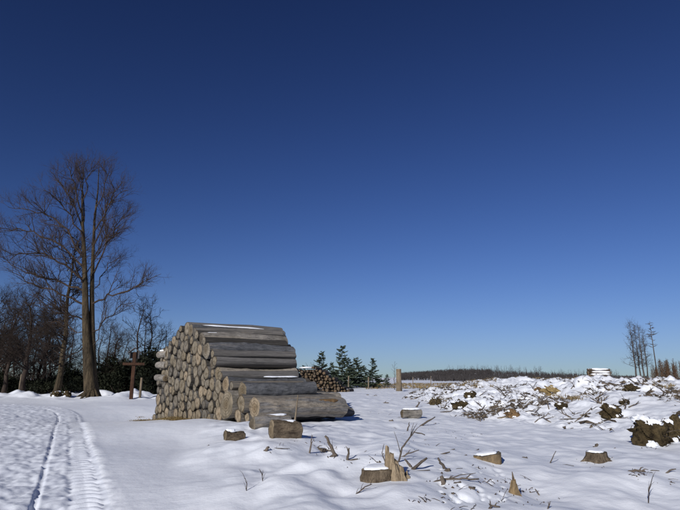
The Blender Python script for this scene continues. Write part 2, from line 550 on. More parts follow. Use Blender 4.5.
def hit(px, py):
    d = ray(px, py)
    t = np.geomspace(3, 400, 2600)
    x, y, z = d[0] * t, d[1] * t, EYE + d[2] * t
    fa = (math.degrees(math.atan2(d[0], d[1])) + 40) / .11
    j = int(np.clip(fa, 0, len(AZF) - 2)); fa -= j
    prof_ = GZ[:, j] * (1 - fa) + GZ[:, j + 1] * fa
    g = np.interp(np.hypot(x, y), rr, prof_)
    k = np.nonzero(z < g)[0]
    i = k[0] if len(k) else len(t) - 1
    return np.array([x[i], y[i], float(g[i])])
def sub(faces_):
    u, inv = np.unique(faces_, return_inverse=True)
    return u, inv.reshape(-1, 4)
for nm, sel, mt in (('snow_ground', ~isroad, M['snow']), ('snowy_track', isroad, M['track'])):
    u, f = sub(faces[sel])
    me = grid_mesh(nm, GX.ravel()[u], GY.ravel()[u], GZ.ravel()[u], f, mt)
    o = link(nm, me)
    tag(o, 'wide field of snow with low drifts' if nm == 'snow_ground' else 'snow-covered forest track with tyre ruts', None, None, 'structure')

# ------------------------------------------------------------------ logs
def log_parts(L, r0, r1, seed, seg=14, rings=7, bend=0.0, lump=0.05, knots=3, flare=0.0, pz=1.0):
    """barrel along local z from 0 to L, plus two end discs"""
    rd = random.Random(seed)
    mb = MB()
    ph = [rd.uniform(0, 6.28) for _ in range(6)]
    kn = [(rd.uniform(.12, .9) * L, rd.uniform(0, 6.28), rd.uniform(.05, .13)) for _ in range(knots)]
    rows = []
    for i in range(rings + 1):
        z = L * i / rings
        t = i / rings
        r = r0 + (r1 - r0) * t
        if flare: r *= 1 + flare * max(0, t - .6) ** 1.5 * 3
        ox = bend * math.sin(t * math.pi) * math.cos(ph[0]); oy = bend * math.sin(t * math.pi) * math.sin(ph[0])
        row = []
        for j in range(seg):
            a = 2 * math.pi * j / seg
            k = 1 + lump * (math.sin(2 * a + ph[1] + t * 1.2) * .5 + math.sin(3 * a + ph[2] - t * 2) * .5 + math.sin(5 * a + ph[3] + t * 3) * .3) + lump * .5 * math.sin(t * 7 + ph[4] + a)
            for (kz, ka, kh) in kn:
                da = (a - ka + math.pi) % (2 * math.pi) - math.pi
                k += kh * math.exp(-((z - kz) / (0.45 * r0)) ** 2 - (da / .45) ** 2)
            if seg >= 24: k += rd.gauss(0, .012) + .03 * math.sin(9 * a + ph[5] + 2.3 * math.sin(t * 11 + ph[0]))
            row.append((ox + r * k * math.cos(a), oy + r * k * math.sin(a), z))
        rows.append(row)
    V = [p for row in rows for p in row]
    F = []
    for i in range(rings):
        for j in range(seg):
            k = (j + 1) % seg
            F.append((i * seg + j, i * seg + k, (i + 1) * seg + k, (i + 1) * seg + j))
    mb.add(V, F)
    ends = []
    for row, sgn in ((rows[0], -1), (rows[-1], 1)):
        c = np.mean(row, axis=0)
        e = MB()
        zc = row[0][2]
        tilt = (rd.uniform(-.05, .05), rd.uniform(-.05, .05))
        vv = [(c[0], c[1], zc + sgn * .008 * pz)]
        for fr, pr in ((.55, .006), (.97, .004), (1.0, -.012)):
            for p in row:
                x = c[0] + (p[0] - c[0]) * fr; y = c[1] + (p[1] - c[1]) * fr
                vv.append((x, y, zc + sgn * pz * (pr + rd.uniform(0, .006))))
        ff = []
        for j in range(seg):
            k = (j + 1) % seg
            q = [(0, 1 + j, 1 + k), (1 + j, 1 + seg + j, 1 + seg + k, 1 + k), (1 + seg + j, 1 + 2 * seg + j, 1 + 2 * seg + k, 1 + seg + k)]
            ff += [t_ if sgn > 0 else t_[::-1] for t_ in q]
        e.add(vv, ff)
        ends.append(e)
    return mb, ends, rows

def orient(o, p, d, spin=0.0):
    d = Vector(d).normalized()
    q = Vector((0, 0, 1)).rotation_difference(d)
    o.rotation_mode = 'QUATERNION'
    o.rotation_quaternion = q @ Matrix.Rotation(spin, 3, 'Z').to_quaternion()
    o.location = p

def snow_strip(rows_fn, z0, z1, r, up, parent, halfw=.5, thick=.05, seed=0, n=26, mat=None, name='snow_cap'):
    """snow lying along the top of a log; up = local direction that points to the sky"""
    rd = random.Random(seed)
    mb = MB()
    ua = math.atan2(up[1], up[0])
    cr = 7
    V = []
    for i in range(n + 1):
        t = i / n
        z = z0 + (z1 - z0) * t
        w = halfw * (1 - (2 * t - 1) ** 4) * (.8 + .22 * math.sin(t * min(9, 3 * abs(z1 - z0)) + seed)) * rd.uniform(.82, 1.1) + .02
        for j in range(cr):
            u_ = 2 * j / (cr - 1) - 1
            a = ua + u_ * w
            h = thick * (1 - u_ * u_) * (1 - (2 * t - 1) ** 6) * (.85 + .2 * math.sin(t * min(13, 4 * abs(z1 - z0)) + seed)) - 0.012 * (abs(u_) > .9) + .01
            V.append(((r + h) * math.cos(a), (r + h) * math.sin(a), z))
    F = [(i * cr + j, i * cr + j + 1, (i + 1) * cr + j + 1, (i + 1) * cr + j) for i in range(n) for j in range(cr - 1)]
    mb.add(V, F)
    return mb.build(name, mat or M['cap'], parent)

STACK = 'logs of the big stack beside the track'
AX3 = np.array([AX[0], AX[1], 0.0]); AN3 = np.array([AN[0], AN[1], 0.0])
_ss = np.linspace(-2, 14, 200)
_gg = hfun(P0[0] + AN[0] * _ss, P0[1] + AN[1] * _ss, False)
def pile_ground(s):
    return float(np.interp(s, _ss, _gg))
def end_point(s, z, off=0.0):
    p = P0 + AN * s + AX * off
    return np.array([p[0], p[1], z])
def px_sz(px, py):
    """a point of the stack's end face (s along the face, z up) seen at that pixel"""
    d = ray(px, py)
    # P0 + AN s = d t
    A_ = np.array([[AN[0], -d[0]], [AN[1], -d[1]]])
    s, t = np.linalg.solve(A_, -P0)
    return s, EYE + d[2] * t

_zr = [.5, .72, .95, 1.2, 1.5, 1.9, 2.3, 2.45, 2.8, 3.3, 3.8]
_pr = [357, 338, 322, 309, 301, 293, 296, 295, 288, 284, 282]
def log_len(s, z):
    k = (np.interp(z, _zr, _pr) - 340) / FPX
    X0, Y0 = P0 + AN * s
    return float(np.clip((k * Y0 - X0) / (AX[0] - k * AX[1]), 3.0, 4.6))

# logs one can pick out on the front slope: end centre pixel, radius, length, end offset, bark, label, snow strips
front = [
    # px, py, r, L, off, mat, flare, label, snow [(z0,z1)]
    (254.5, 408.0, .33, 4.02, .00, 'bark', .16, 'lowest front log of the big stack, long and grey with an orange scar', []),
    (229.0, 404.5, .46, 4.2, -.10, 'bark2', 0, 'thick log with pale round end low on the near corner of the big stack', []),
    (239.0, 390.0, .27, 3.75, .12, 'barkb', 0, 'dark grey log lying just above the lowest front log of the big stack', []),
    (224.5, 384.5, .26, 4.0, .05, 'barkb', 0, 'grey log with a thin snow strip in the middle of the stack front', [(1.5, 3.0)]),
    (216.5, 373.5, .25, 4.1, .05, 'bark2', 0, 'brown stripped log just under the middle of the stack front', []),
    (211.0, 363.0, .23, 4.25, .06, 'bark2', 0, 'tan log directly beneath the thick dark log of the stack front', []),
    (207.5, 350.5, .31, 4.4, -.05, 'barkb', 0, 'thick dark grey log with rounded ends high on the stack front', []),
    (201.0, 338.5, .23, 4.4, .02, 'bark2', 0, 'tan log with a snow patch near the top of the stack front', [(.2, 1.0)]),
    (190.5, 330.5, .24, 4.5, .0, 'barkb', 0, 'topmost dark log of the big stack with a long snow strip', [(.5, 3.4)]),
]
placed = []
frontdata = []
for f in front:
    s, z = px_sz(f[0], f[1])
    placed.append([s, z, f[2]])
    frontdata.append((s, z) + f[2:])
# push apart overlapping front logs a little
prof_px = [(262, 425), (250, 398), (232, 386), (222, 372), (214, 352), (207, 340), (198, 328), (186, 323.5), (179, 328), (172, 337), (168, 345), (162, 349), (157.5, 365), (156, 390), (155, 415)]
prof = [px_sz(*p) for p in prof_px]
ps = np.array([p[0] for p in prof]); pz = np.array([p[1] for p in prof])
def top_at(s):
    o_ = np.argsort(ps)
    return float(np.interp(s, ps[o_], pz[o_]))
rdp = random.Random(21)
circles = [tuple(p) for p in placed]
S_MIN, S_MAX = 0.25, float(ps.max()) - 0.02
def ok(s, z, r, slack=0.075):
    if s - r < S_MIN or s + r > S_MAX + .05: return False
    if z + r * .8 > top_at(s) + .05: return False
    for (a, b, c) in circles:
        if (a - s) ** 2 + (b - z) ** 2 < (r + c - slack) ** 2: return False
    return True
fails = 0
while fails < 60 and len(circles) < 230:
    r = rdp.choice((.15, .17, .19, .20, .21, .22, .23, .24, .25, .27, .29))
    best = None
    cand = []
    for i in range(40):
        s = S_MIN + r + (S_MAX - S_MIN - 2 * r) * i / 39
        cand.append((s, pile_ground(s) + r - .03))
    n_ = len(circles)
    for i in range(n_):
        for j in range(i + 1, n_):
            a, b = circles[i], circles[j]
            d = math.hypot(a[0] - b[0], a[1] - b[1])
            R1, R2 = a[2] + r, b[2] + r
            if d > R1 + R2 or d < 1e-6: continue
            k = (R1 * R1 - R2 * R2 + d * d) / (2 * d)
            hh = R1 * R1 - k * k
            if hh < 0: continue
            hh = math.sqrt(hh)
            ux, uz = (b[0] - a[0]) / d, (b[1] - a[1]) / d
            for sg in (1, -1):
                s_ = a[0] + ux * k - uz * hh * sg; z_ = a[1] + uz * k + ux * hh * sg
                if z_ > pile_ground(s_) + r - .05 and (z_ > min(a[1], b[1])):
                    cand.append((s_, z_))
    cand.sort(key=lambda c: c[1])
    for c in cand:
        if ok(c[0], c[1], r):
            best = c; break
    if best is None:
        fails += 1
    else:
        circles.append((best[0], best[1], r))

# shared variants of unit radius for the body of the stack
variants = []
for k in range(14):
    mb, ends, rows = log_parts(1.0, 1.0, random.Random(k).uniform(.9, 1.04), 100 + k, 18, 3, 0.04, .15, 0, 0, .23)
    variants.append((mb.mesh('bark', [M['bark_shade' if k % 3 == 0 else 'bark']]), ends[0].mesh('cut_end', [M['end']]), ends[1].mesh('cut_end', [M['end']])))
def zone(s, z):
    a = 'far' if s > 6.2 else ('middle' if s > 3.2 else 'near')
    b = 'low' if z < 1.2 else ('halfway up' if z < 2.3 else 'high')
    return f'weathered log {b} in the {a} third of the big stack, end towards track'
for (s, z, r) in circles[len(front):]:
    k = rdp.randrange(len(variants))
    vb, e0, e1 = variants[k]
    t = thing('log', zone(s, z), 'log', group=STACK)
    off = rdp.gauss(0, .038)
    L = log_len(s, z) + rdp.gauss(-.04, .06) - off
    tilt = rdp.gauss(0, .008)
    orient(t, end_point(s, z, off), AX3 + AN3 * rdp.gauss(0, .01) + np.array([0, 0, tilt]), rdp.uniform(0, 6.28))
    t.scale = (r, r * rdp.uniform(.93, 1.05), L)
    link('bark', vb, t); link('cut_end', e0, t); link('cut_end', e1, t)

for i, (s, z, r, L, off, mt, flare, lab, snow) in enumerate(frontdata):
    L = log_len(s, z) - off
    t = thing('log', lab, 'log', group=STACK)
    mb, ends, rows = log_parts(L, r, r * (rdp.uniform(.9, 1.02) if not flare else .98), 300 + i, 28, 44, .08 if i else .04, .10, 9, flare)
    tilt = (0.0 if i > 1 else -.025)
    orient(t, end_point(s, z, off), AX3 + np.array([0, 0, tilt]), 0)
    bk = mb.build('bark', M[mt], t)
    for e in ends: e.build('cut_end', M['end'], t)
    # local direction of the sky
    up = t.rotation_quaternion.inverted() @ Vector((0, 0, 1))
    for q, (a, b) in enumerate(snow):
        snow_strip(None, a, b, r * 1.0, (up.x, up.y), t, .45, .035, i * 7 + q)

    if i == 0:   # torn bark on the lowest front log
        look = t.rotation_quaternion.inverted() @ Vector((.3, -.75, .75))
        snow_strip(None, L * .66, L * .9, r * 1.07, (look.x, look.y), t, .26, .012, 5, mat=M['orange'], name='bark_scar')

# crooked billets laid crosswise at the far corner of the stack
for i, (px, py, w) in enumerate(((160.0, 354.5, .16), (158.5, 365.5, .15), (157.5, 378.5, .15))):
    s, z = px_sz(px, py)
    t = thing('billet', ('upper', 'middle', 'lower')[i] + ' crosswise billet sticking out at the far edge of the big stack', 'log', group='crosswise billets at the far edge of the stack')
    mb, ends, rows = log_parts(1.1, w, w, 400 + i, 12, 4, 0, .06, 0)
    p = end_point(s - 1.0, z, .02)
    orient(t, p, AN3 + np.array([0, 0, .02 * i]), 0)
    mb.build('bark', M['bark2'], t)
    for e in ends: e.build('cut_end', M['end'], t)
    if i == 0:
        up = t.rotation_quaternion.inverted() @ Vector((0, 0, 1))
        snow_strip(None, .45, 1.08, w, (up.x, up.y), t, .6, .05, 77)

# short pieces lying in the snow before the stack
def short_log(px, py, pxr, pyr, r, mt, lab, seed, lift=.45, cap=None, Yadd=0.0, flare=0):
    p = hit(px, py)
    q = at(pxr, pyr, p[1] + Yadd)
    a = np.array([p[0], p[1], p[2]]); b = np.array([q[0], q[1], gz(q[0], q[1])])
    a[2] += r * lift * 1.4; b[2] += r * lift * 1.4
    d = b - a; L = float(np.linalg.norm(d))
    t = thing('short_log', lab, 'log', group='short logs lying in the snow')
    mb, ends, rows = log_parts(L, r, r * .88, seed, 24, 16, .03, .2, 7, flare)
    orient(t, a, d, 0)
    mb.build('bark', M[mt], t)
    for e in ends: e.build('cut_end', M['end'], t)
    if cap:
        up = t.rotation_quaternion.inverted() @ Vector((0, 0, 1))
        snow_strip(None, cap[0] * L, cap[1] * L, r * .98, (up.x, up.y), t, cap[2], .03, seed)
    return t
short_log(252, 429, 288, 427, .19, 'bark', 'grey log with snow on top tucked under the lowest front log', 501, .45, (.15, .95, .6), .55)
short_log(271, 438, 300, 436, .175, 'stump', 'brown snow-topped block lying before the stack beside the stake', 502, .55, (.25, .85, .7), .25)
short_log(225, 440, 244, 436, .125, 'stump', 'small broken dark chunk in the snow left of the snow-topped block', 503, .5, (.0, .5, .6), .2)
short_log(316, 419, 334, 415, .13, 'bark2', 'thin short log end right of the stake under the lowest front log', 504, .5, None, .3)
short_log(402, 419, 421, 418, .16, 'bark2', 'pale squared-off log block alone on open snow right of the stack', 505, .9, (.05, .95, .7), .15)

# the stake
p = hit(293, 428); q = at(298, 395, p[1] + .15)
mb = MB()
pp = [p + np.array([0, 0, -.15]), p * .6 + q * .4 + np.array([.02, 0, 0]), q]
mb.tube(pp, [.035, .026, .014], 7)
tag(mb.build('stake', M['post']), 'thin pale stake leaning upright before the front of the big stack', 'stake')

# ------------------------------------------------------------------ far log stack
FARG = 'logs of the far stack beside the young spruces'
rf = random.Random(9)
base = hit(325, 389.5)
FY = 66.0
vm = []
for k in range(4):
    mb, ends, rows = log_parts(1.0, 1.0, 1.0, 600 + k, 10, 1, 0, .08, 0)
    all_ = MB(); all_.add(mb.v, mb.f, 0)
    for e in ends: all_.add(e.v, e.f, 1)
    vm.append(all_.mesh('log', [M['stick'], M['endfar']]))
def far_top(px):
    return np.interp(px, [296, 306, 312, 322, 330, 338, 346, 352], [368, 368, 366.5, 368, 374, 381, 387, 390])
g0 = gz(at(325, 389, FY)[0], FY)
row = 0
zz = g0 + .16
while True:
    any_ = False
    xx = at(293, 389, FY)[0] + (row % 2) * .2
    while xx < at(354, 389, FY)[0]:
        r = rf.uniform(.11, .25)
        p = np.array([xx + r, FY, zz])
        # pixel of that point
        pxx = 340 + FPX * p[0] / FY
        ztop = at(pxx, far_top(pxx), FY)[2]
        if zz + r < ztop:
            o = link('log', vm[rf.randrange(4)])
            tag(o, 'small brown log in the distant stack, round end towards the viewer', 'log', FARG)
            orient(o, p + np.array([0, rf.uniform(-.3, .3), rf.uniform(-.09, .09)]), (rf.gauss(.14, .1), 1, rf.gauss(0, .02)), rf.uniform(0, 6))
            o.scale = (r, r, 3.0)
            any_ = True
        xx += 2 * r + .02
    row += 1
    zz += .33
    if not any_ or row > 14: break
def blob(mb, c, rx, ry, rz, seed, nu=16, nv=9, amp=.25, mat=0, low=-.5):
    rs = np.random.RandomState(seed)
    ox, oy = rs.rand(2) * 50
    PH, TH = np.meshgrid(np.pi * np.arange(nv + 1) / nv, 2 * np.pi * np.arange(nu) / nu, indexing='ij')
    x, y, z = np.sin(PH) * np.cos(TH), np.sin(PH) * np.sin(TH), np.cos(PH)
    k = 1 + amp * fbm(x * 1.9 + z * 1.3 + ox, y * 1.9 - z * 1.1 + oy, 5, .58) * 2
    V = np.stack([c[0] + rx * x * k, c[1] + ry * y * k, c[2] + rz * np.maximum(z, low) * k], -1).reshape(-1, 3)
    F = [(i * nu + j, (i + 1) * nu + j, (i + 1) * nu + (j + 1) % nu, i * nu + (j + 1) % nu) for i in range(nv) for j in range(nu)]
    mb.add(V, F, mat)
mb = MB()
pc = at(306, 368, FY)
blob(mb, (pc[0], FY + .6, pc[2] + .02), 1.0, .9, .14, 5, 14, 6, .2)
tag(mb.build('snow_patch', M['cap']), 'small patch of snow on top of the distant log stack', 'snow')
# the snow-dusted stack on the skyline
t0 = at(601, 380, 70.0)
gk = gz(t0[0], 70.0)
zb = gk - .1
k = 0
ztop = at(601, 368.5, 70.0)[2]
lay = 5
dz = (ztop - zb) / lay
for i in range(lay):
    for j in range(3):
        t = thing('log', 'snow-dusted log of the short stack alone on the skyline', 'log', group='logs of the stack on the skyline')
        wl = 2.9 - .12 * i
        mb, ends, rows = log_parts(wl, dz * .52, dz * .5, 700 + k, 12, 4, .03, .07, 1)
        orient(t, (t0[0] - wl / 2 + rf.uniform(-.12, .12), 70.0 + j * dz * 1.02, zb + dz * (i + .5)), (1, rf.uniform(-.03, .03), rf.uniform(-.02, .02)))
        mb.build('bark', M['stick'], t)
        for e in ends: e.build('cut_end', M['endfar'], t)
        up = t.rotation_quaternion.inverted() @ Vector((0, -.75, .66))
        if j == 0 or i == lay - 1:
            snow_strip(None, .03, wl * rf.uniform(.85, .98), dz * .5, (up.x, up.y), t, 1.1, .09, 710 + k)
        k += 1

# ------------------------------------------------------------------ stumps, clods, sticks
def stump(px, py, wpx, hpx, lab, seed, cap=True, mat='stump', flare=.25, tilt=(0, 0), roots=0, face='end'):
    p = hit(px, py)
    sc_ = float(p[1]) / FPX
    r = wpx * sc_ / 2; h = hpx * sc_
    rd = random.Random(seed)
    t = thing('tree_stump', lab, 'stump', (p[0], p[1] + r * .6, p[2]), 0, 'stumps left in the clearing')
    seg = 20
    ph = [rd.uniform(0, 6.28) for _ in range(4)]
    mb = MB(); V = []
    hs = (-.12, 0, .25 * h, .6 * h, h)
    for i, z in enumerate(hs):
        fl = 1 + flare * (1 - max(0, z) / h) ** 2
        for j in range(seg):
            a = 2 * math.pi * j / seg
            k = fl * (1 + .09 * math.sin(3 * a + ph[0]) + .07 * math.sin(5 * a + ph[1]) + rd.uniform(-.05, .05))
            x, y = r * k * math.cos(a), r * k * math.sin(a) * .9
            zz_ = z + (tilt[0] * x + tilt[1] * y) * max(0, z) / h + (rd.uniform(-.012, .006) if z == h else 0)
            V.append((x, y, zz_))
    F = [(i * seg + j, i * seg + (j + 1) % seg, (i + 1) * seg + (j + 1) % seg, (i + 1) * seg + j) for i in range(len(hs) - 1) for j in range(seg)]
    mb.add(V, F)
    for q in range(roots):
        a = [math.pi * 1.02, -.15, -.9, 2.2][q] + rd.uniform(-.1, .1)
        pts = [(math.cos(a) * r * u_, math.sin(a) * r * u_, h * .55 * (1 - (u_ - .5) / 1.3) - .02) for u_ in (.5, .9, 1.3, 1.75)]
        mb.tube(pts, [h * .38, h * .3, h * .2, h * .05], 7, rough=.2, rnd=rd)
    mb.build('bark', M[mat], t)
    top = V[-seg:]
    c = np.mean(top, axis=0)
    e = MB()
    e.add([tuple(c + np.array([0, 0, .006]))] + [(x, y, z + .004) for (x, y, z) in top], [(0, 1 + j, 1 + (j + 1) % seg) for j in range(seg)])
    e.build('cut_face', M[face], t)
    if cap:
        sm = MB()
        rows_ = []
        for fr, hh in ((.86, -.012), (.82, .004), (.72, .014), (.5, .02), (.3, .022)):
            rows_.append([(c[0] + (x - c[0]) * fr * (1 if hh > .01 else rd.uniform(.78, 1.05)) - r * .08, c[1] + (y - c[1]) * fr, c[2] + tilt[0] * (x - c[0]) * fr + .016 + hh) for (x, y, z) in top])
        VV = [p_ for rw in rows_ for p_ in rw]
        FF = [(i * seg + j, i * seg + (j + 1) % seg, (i + 1) * seg + (j + 1) % seg, (i + 1) * seg + j) for i in range(4) for j in range(seg)]
        FF.append(tuple(4 * seg + j for j in range(seg)))
        sm.add(VV, FF)
        sm.build('snow_cap', M['cap'], t)
    return t, r, h

# split stump with a tall splinter
t, r, h = stump(381, 480.5, 37, 9.5, 'split stump in the foreground with a tall pale splinter standing on it', 41, True, 'stump', .12, (.05, 0))
rd = random.Random(3)
sp = MB()
def shard(x, y, w, d, z0, z1, lean, tipw=.2):
    # a torn blade of wood with a ragged top
    n_ = 6
    V = []
    for i in range(n_):
        u_ = i / (n_ - 1)
        z = z0 + (z1 - z0) * u_
        k = 1 - (1 - tipw) * u_ ** 1.3
        cx_ = x + lean[0] * u_; cy_ = y + lean[1] * u_
        for (sx, sy) in ((-1, -1), (0, -1.3), (1, -1), (1.1, 0), (1, 1), (-1, 1)):
            V.append((cx_ + sx * w / 2 * k * rd.uniform(.85, 1.1), cy_ + sy * d / 2 * k * rd.uniform(.85, 1.1), z + rd.uniform(-.02, .02) * (i == n_ - 1) * 2))
    F = [(i * 6 + j, i * 6 + (j + 1) % 6, (i + 1) * 6 + (j + 1) % 6, (i + 1) * 6 + j) for i in range(n_ - 1) for j in range(6)]
    F.append(tuple((n_ - 1) * 6 + j for j in range(6)))
    sp.add(V, F)
ks = 8.0 / FPX
for (xp, yt, wp, yy, ln_) in ((6.4, 35, 6.5, -.10, -.4), (10.5, 27, 6.5, -.14, -.8), (8.5, 24, 7, -.02, .3), (15, 21, 7, -.13, -1.6), (19.5, 14, 7.5, -.12, -2.4), (24.5, 7.5, 8, -.10, -3.0), (12.5, 17, 9, -.2, -1.0), (19, 9, 9, -.19, -2.0)):
    shard(xp * ks, yy, wp * ks, .13, -.07, yt * ks * .74, (ln_ * ks, .02), rd.uniform(.4, .65))
sp.build('splinter', M['split'], t, smooth=False)

stump(490, 461.5, 25, 6.0, 'low snow-capped stump with yellow-brown side and slanted top', 42, True, 'tan', .06, (.16, 0))
stump(600, 461.5, 19, 7.5, 'snow-topped stump with spreading dark roots on the open snow', 43, True, 'stump', .3, (0, 0), 4)
# leftover wedge
p = hit(514, 493.5)
t = thing('wood_wedge', 'small pointed brown wedge of split wood standing in the snow', 'wood wedge', tuple(p))
k = p[1] / FPX
mb = MB()
w = 7.8 * k; hh = 14 * k
sp = mb; rd = random.Random(14)
for (xp, yt, wp, yy, ln_) in ((-.45, .55, .75, -.02, .25), (-.1, .85, .7, -.03, .1), (.25, .72, .7, -.02, -.1), (.6, .4, .6, .0, -.25), (.1, .6, .9, .05, 0)):
    shard(xp * w, yy, wp * w, .07, -.05, yt * hh, (ln_ * w, .01), rd.uniform(.25, .5))
mb.build('block', M['tan'], t, smooth=False)
s2 = MB(); s2.tube([(w * .05, 0, hh * .6), (w * .02, 0, hh * 1.0), (-w * .05, 0, hh * 1.35)], [.02, .014, .004], 5)
s2.build('splinter', M['stump'], t)

# tall high stump far off
p = hit(399, 388.5)
Yp = 66.0
b = at(399, 389, Yp); tp = at(398.5, 369, Yp)
b[2] = gz(b[0], Yp) - .2
mb = MB(); rd = random.Random(8)
mb.tube([b, b * .5 + tp * .5, tp], [.40, .33, .31], 12, rough=.12, rnd=rd)
tag(mb.build('high_stump', M['post']), 'tall upright pale tree stump standing alone beyond the stack', 'stump')

# clods of soil and roots on the brash bank
def clod(px, py, wpx, hpx, lab, seed, moss=True, mat='soil', nroot=10, cat='root clod'):
    p = hit(px, py)
    k = p[1] / FPX
    rx = wpx * k / 2; rz = hpx * k / 2
    t = thing('root_clod', lab, cat, (p[0], p[1] + rx * .35, p[2]), 0, 'clods and roots in the brash bank')
    rd = random.Random(seed)
    mb = MB()
    blob(mb, (0, 0, rz * .75), rx, rx * .7, rz * 1.1, seed, 64, 36, .46, 0, -.8)
    for q in range(3):
        blob(mb, (rd.uniform(-.8, .8) * rx, -rx * .4 * rd.random(), rz * rd.uniform(.2, 1.1)), rx * .4, rx * .35, rz * .45, seed + 50 + q, 18, 10, .4, 0, -.9)
    mb.build('soil', M[mat], t)
    if nroot:
        for q in range(max(2, nroot // 2)):
            rb = MB()
            a = rd.uniform(0, 6.28); e_ = rd.uniform(-.2, 1.2)
            d = np.array([math.cos(a) * math.cos(e_), math.sin(a) * math.cos(e_) - .3, math.sin(e_)])
            s0 = d * np.array([rx, rx * .7, rz]) * .7 + np.array([0, 0, rz * .7])
            L = rx * rd.uniform(.3, .8)
            bend = np.array([rd.uniform(-.3, .3), rd.uniform(-.3, .3), rd.uniform(-.4, .2)]) * L
            rb.tube([s0, s0 + d * L * .5 + bend * .3, s0 + d * L + bend], [.02 * rx, .014 * rx, .004], 5)
            rb.build('root', M['stick'], t)
    for q in range(4):
        cp = MB()
        if q == 3:
            blob(cp, (rd.uniform(-.4, .6) * rx, -rx * rd.uniform(.45, .6), rz * rd.uniform(.05, .35)), rx * .3, rx * .25, rz * .3, seed + 19, 16, 9, .45)
        else:
            blob(cp, (rd.uniform(-.55, .55) * rx, rd.uniform(.0, .35) * rx, rz * rd.uniform(1.4, 1.7)), rx * rd.uniform(.3, .55), rx * .45, rz * .3, seed + 9 + q, 18, 10, .4)
        cp.build('snow_cap', M['cap'], t)
clod(657, 446, 34, 27, 'largest dark mossy root clod, at the right edge of the snow bank', 61, nroot=22)
clod(676, 441, 20, 22, 'dark root clod cut by the right edge, beside the largest clod', 62)
clod(613, 418, 17, 13, 'dark mossy soil clod halfway up the snow bank', 63)
clod(461, 409, 15, 8, 'dark brown root clod at the foot of the brash bank left of the orange stump', 64)
clod(633, 391, 14, 6, 'greenish low clod near the crest of the bank below the bare trees', 65, nroot=3)
clod(552, 394, 13, 7, 'tawny tuft-topped clod high on the brash bank', 66, mat='grass', nroot=8)
clod(514, 418, 12, 7, 'orange-brown broken stump at the foot of the brash bank', 67, mat='orange', nroot=3, cat='stump')
clod(538, 391, 7, 4, 'small orange-brown chunk high on the brash bank', 68, mat='orange', nroot=0)
clod(470, 398, 10, 6, 'dark clod just above the root clod on the left of the bank', 69)
clod(436, 405, 9, 7, 'dark tangle of roots at the left end of the brash bank', 70, nroot=14)
clod(562, 409, 10, 6, 'dark clod in the middle of the brash bank below the tawny clod', 71)
clod(625, 405, 8, 5, 'small dark clod just above the soil clod halfway up the bank', 72, nroot=4)

# sticks: list of pixel paths; the first point touches the snow
def stick(path, r, lab, seed=0, mat='stick', dY=0.0, group='dead sticks on the snow', forks=0, name='dead_branch'):
    rd = random.Random(seed)
    p = hit(*path[0])
    Y = p[1]
    pts = [p - np.array([0, 0, .03])]
    n_ = len(path)
    for i, (x, y) in enumerate(path[1:]):
        q = at(x, y, Y + dY * (i + 1) / (n_ - 1))
        g = gz(q[0], q[1])
        if q[2] < g + r * .4: q[2] = g + r * .4
        pts.append(q)
    full = []
    for a, b in zip(pts[:-1], pts[1:]):
        for u_ in (0, .33, .66):
            full.append(a + (b - a) * u_ + np.array([rd.gauss(0, r * .22), rd.gauss(0, r * .25), rd.gauss(0, r * .22)]))
    full.append(pts[-1])
    mb = MB()
    mb.tube(full, np.linspace(r, r * .5, len(full)), 7, rough=.3, rnd=rd)
    L = np.linalg.norm(full[-1] - full[0])
    for q in range(forks):
        i = rd.randrange(1, len(full) - 1)
        d = full[min(i + 1, len(full) - 1)] - full[i - 1]; d /= np.linalg.norm(d) + 1e-9
        d = d + np.array([rd.uniform(-.8, .8), rd.uniform(-.5, .5), rd.uniform(-.1, .9)])
        e_ = full[i] + d * L * rd.uniform(.18, .4)
        mb.tube([full[i], (full[i] + e_) / 2 + np.array([0, 0, .02]), e_], [r * .5, r * .35, r * .15], 5)
    return tag(mb.build(name, M[mat]), lab, 'branch', group)

stick([(336, 455), (331, 446), (325, 436)], .032, 'straight stick leaning up out of the twig heap left of the split stump', 1)
stick([(309, 453), (311, 446), (312, 439)], .018, 'short dark twig upright at the left of the twig heap', 2, forks=2)
stick([(314, 446), (322, 449), (332, 453)], .022, 'dark stick lying across the twig heap before the stack', 3, forks=3)
stick([(318, 449), (326, 451)], .040, 'stubby grey piece in the middle of the twig heap', 4)
stick([(328, 457), (337, 461)], .045, 'stubby mossy piece at the lower right of the twig heap', 5)
stick([(347, 460), (348.5, 454), (349, 448)], .022, 'short stub standing upright between twig heap and split stump', 6, forks=2)
stick([(343, 460), (358, 460)], .016, 'thin stick lying flat at the foot of the short stub', 7)
stick([(375, 463), (381, 462.5)], .022, 'dark bit of bark just behind the split stump', 8, forks=2)
stick([(398, 462), (402, 448), (409, 439), (414, 432), (425, 435)], .014, 'long thin branch arching up behind the split stump', 9, forks=4)
stick([(397, 457), (408, 454), (419, 450)], .013, 'thin twig slanting behind the splinter of the split stump', 10, forks=3)
stick([(386, 463), (382, 453), (384, 444)], .007, 'hair-thin curved stem left of the splinter', 11, mat='twig')
stick([(411, 469), (419, 464), (427, 458)], .028, 'right arm of the V-shaped pair of sticks beside the split stump', 12)
stick([(413, 468), (408, 463), (405, 459)], .022, 'left arm of the V-shaped pair of sticks beside the split stump', 13)
stick([(411, 469.5), (430, 470)], .012, 'thin dark twig lying under the V-shaped sticks', 14)
stick([(446, 469), (441, 463), (438, 458)], .024, 'knobbly stick leaning left in the middle of the clearing', 15)
stick([(445, 471), (450, 471)], .048, 'dark knob at the foot of the knobbly leaning stick', 16)
stick([(445, 483), (441, 476)], .042, 'thick dark stub leaning left at the near clearing', 17)
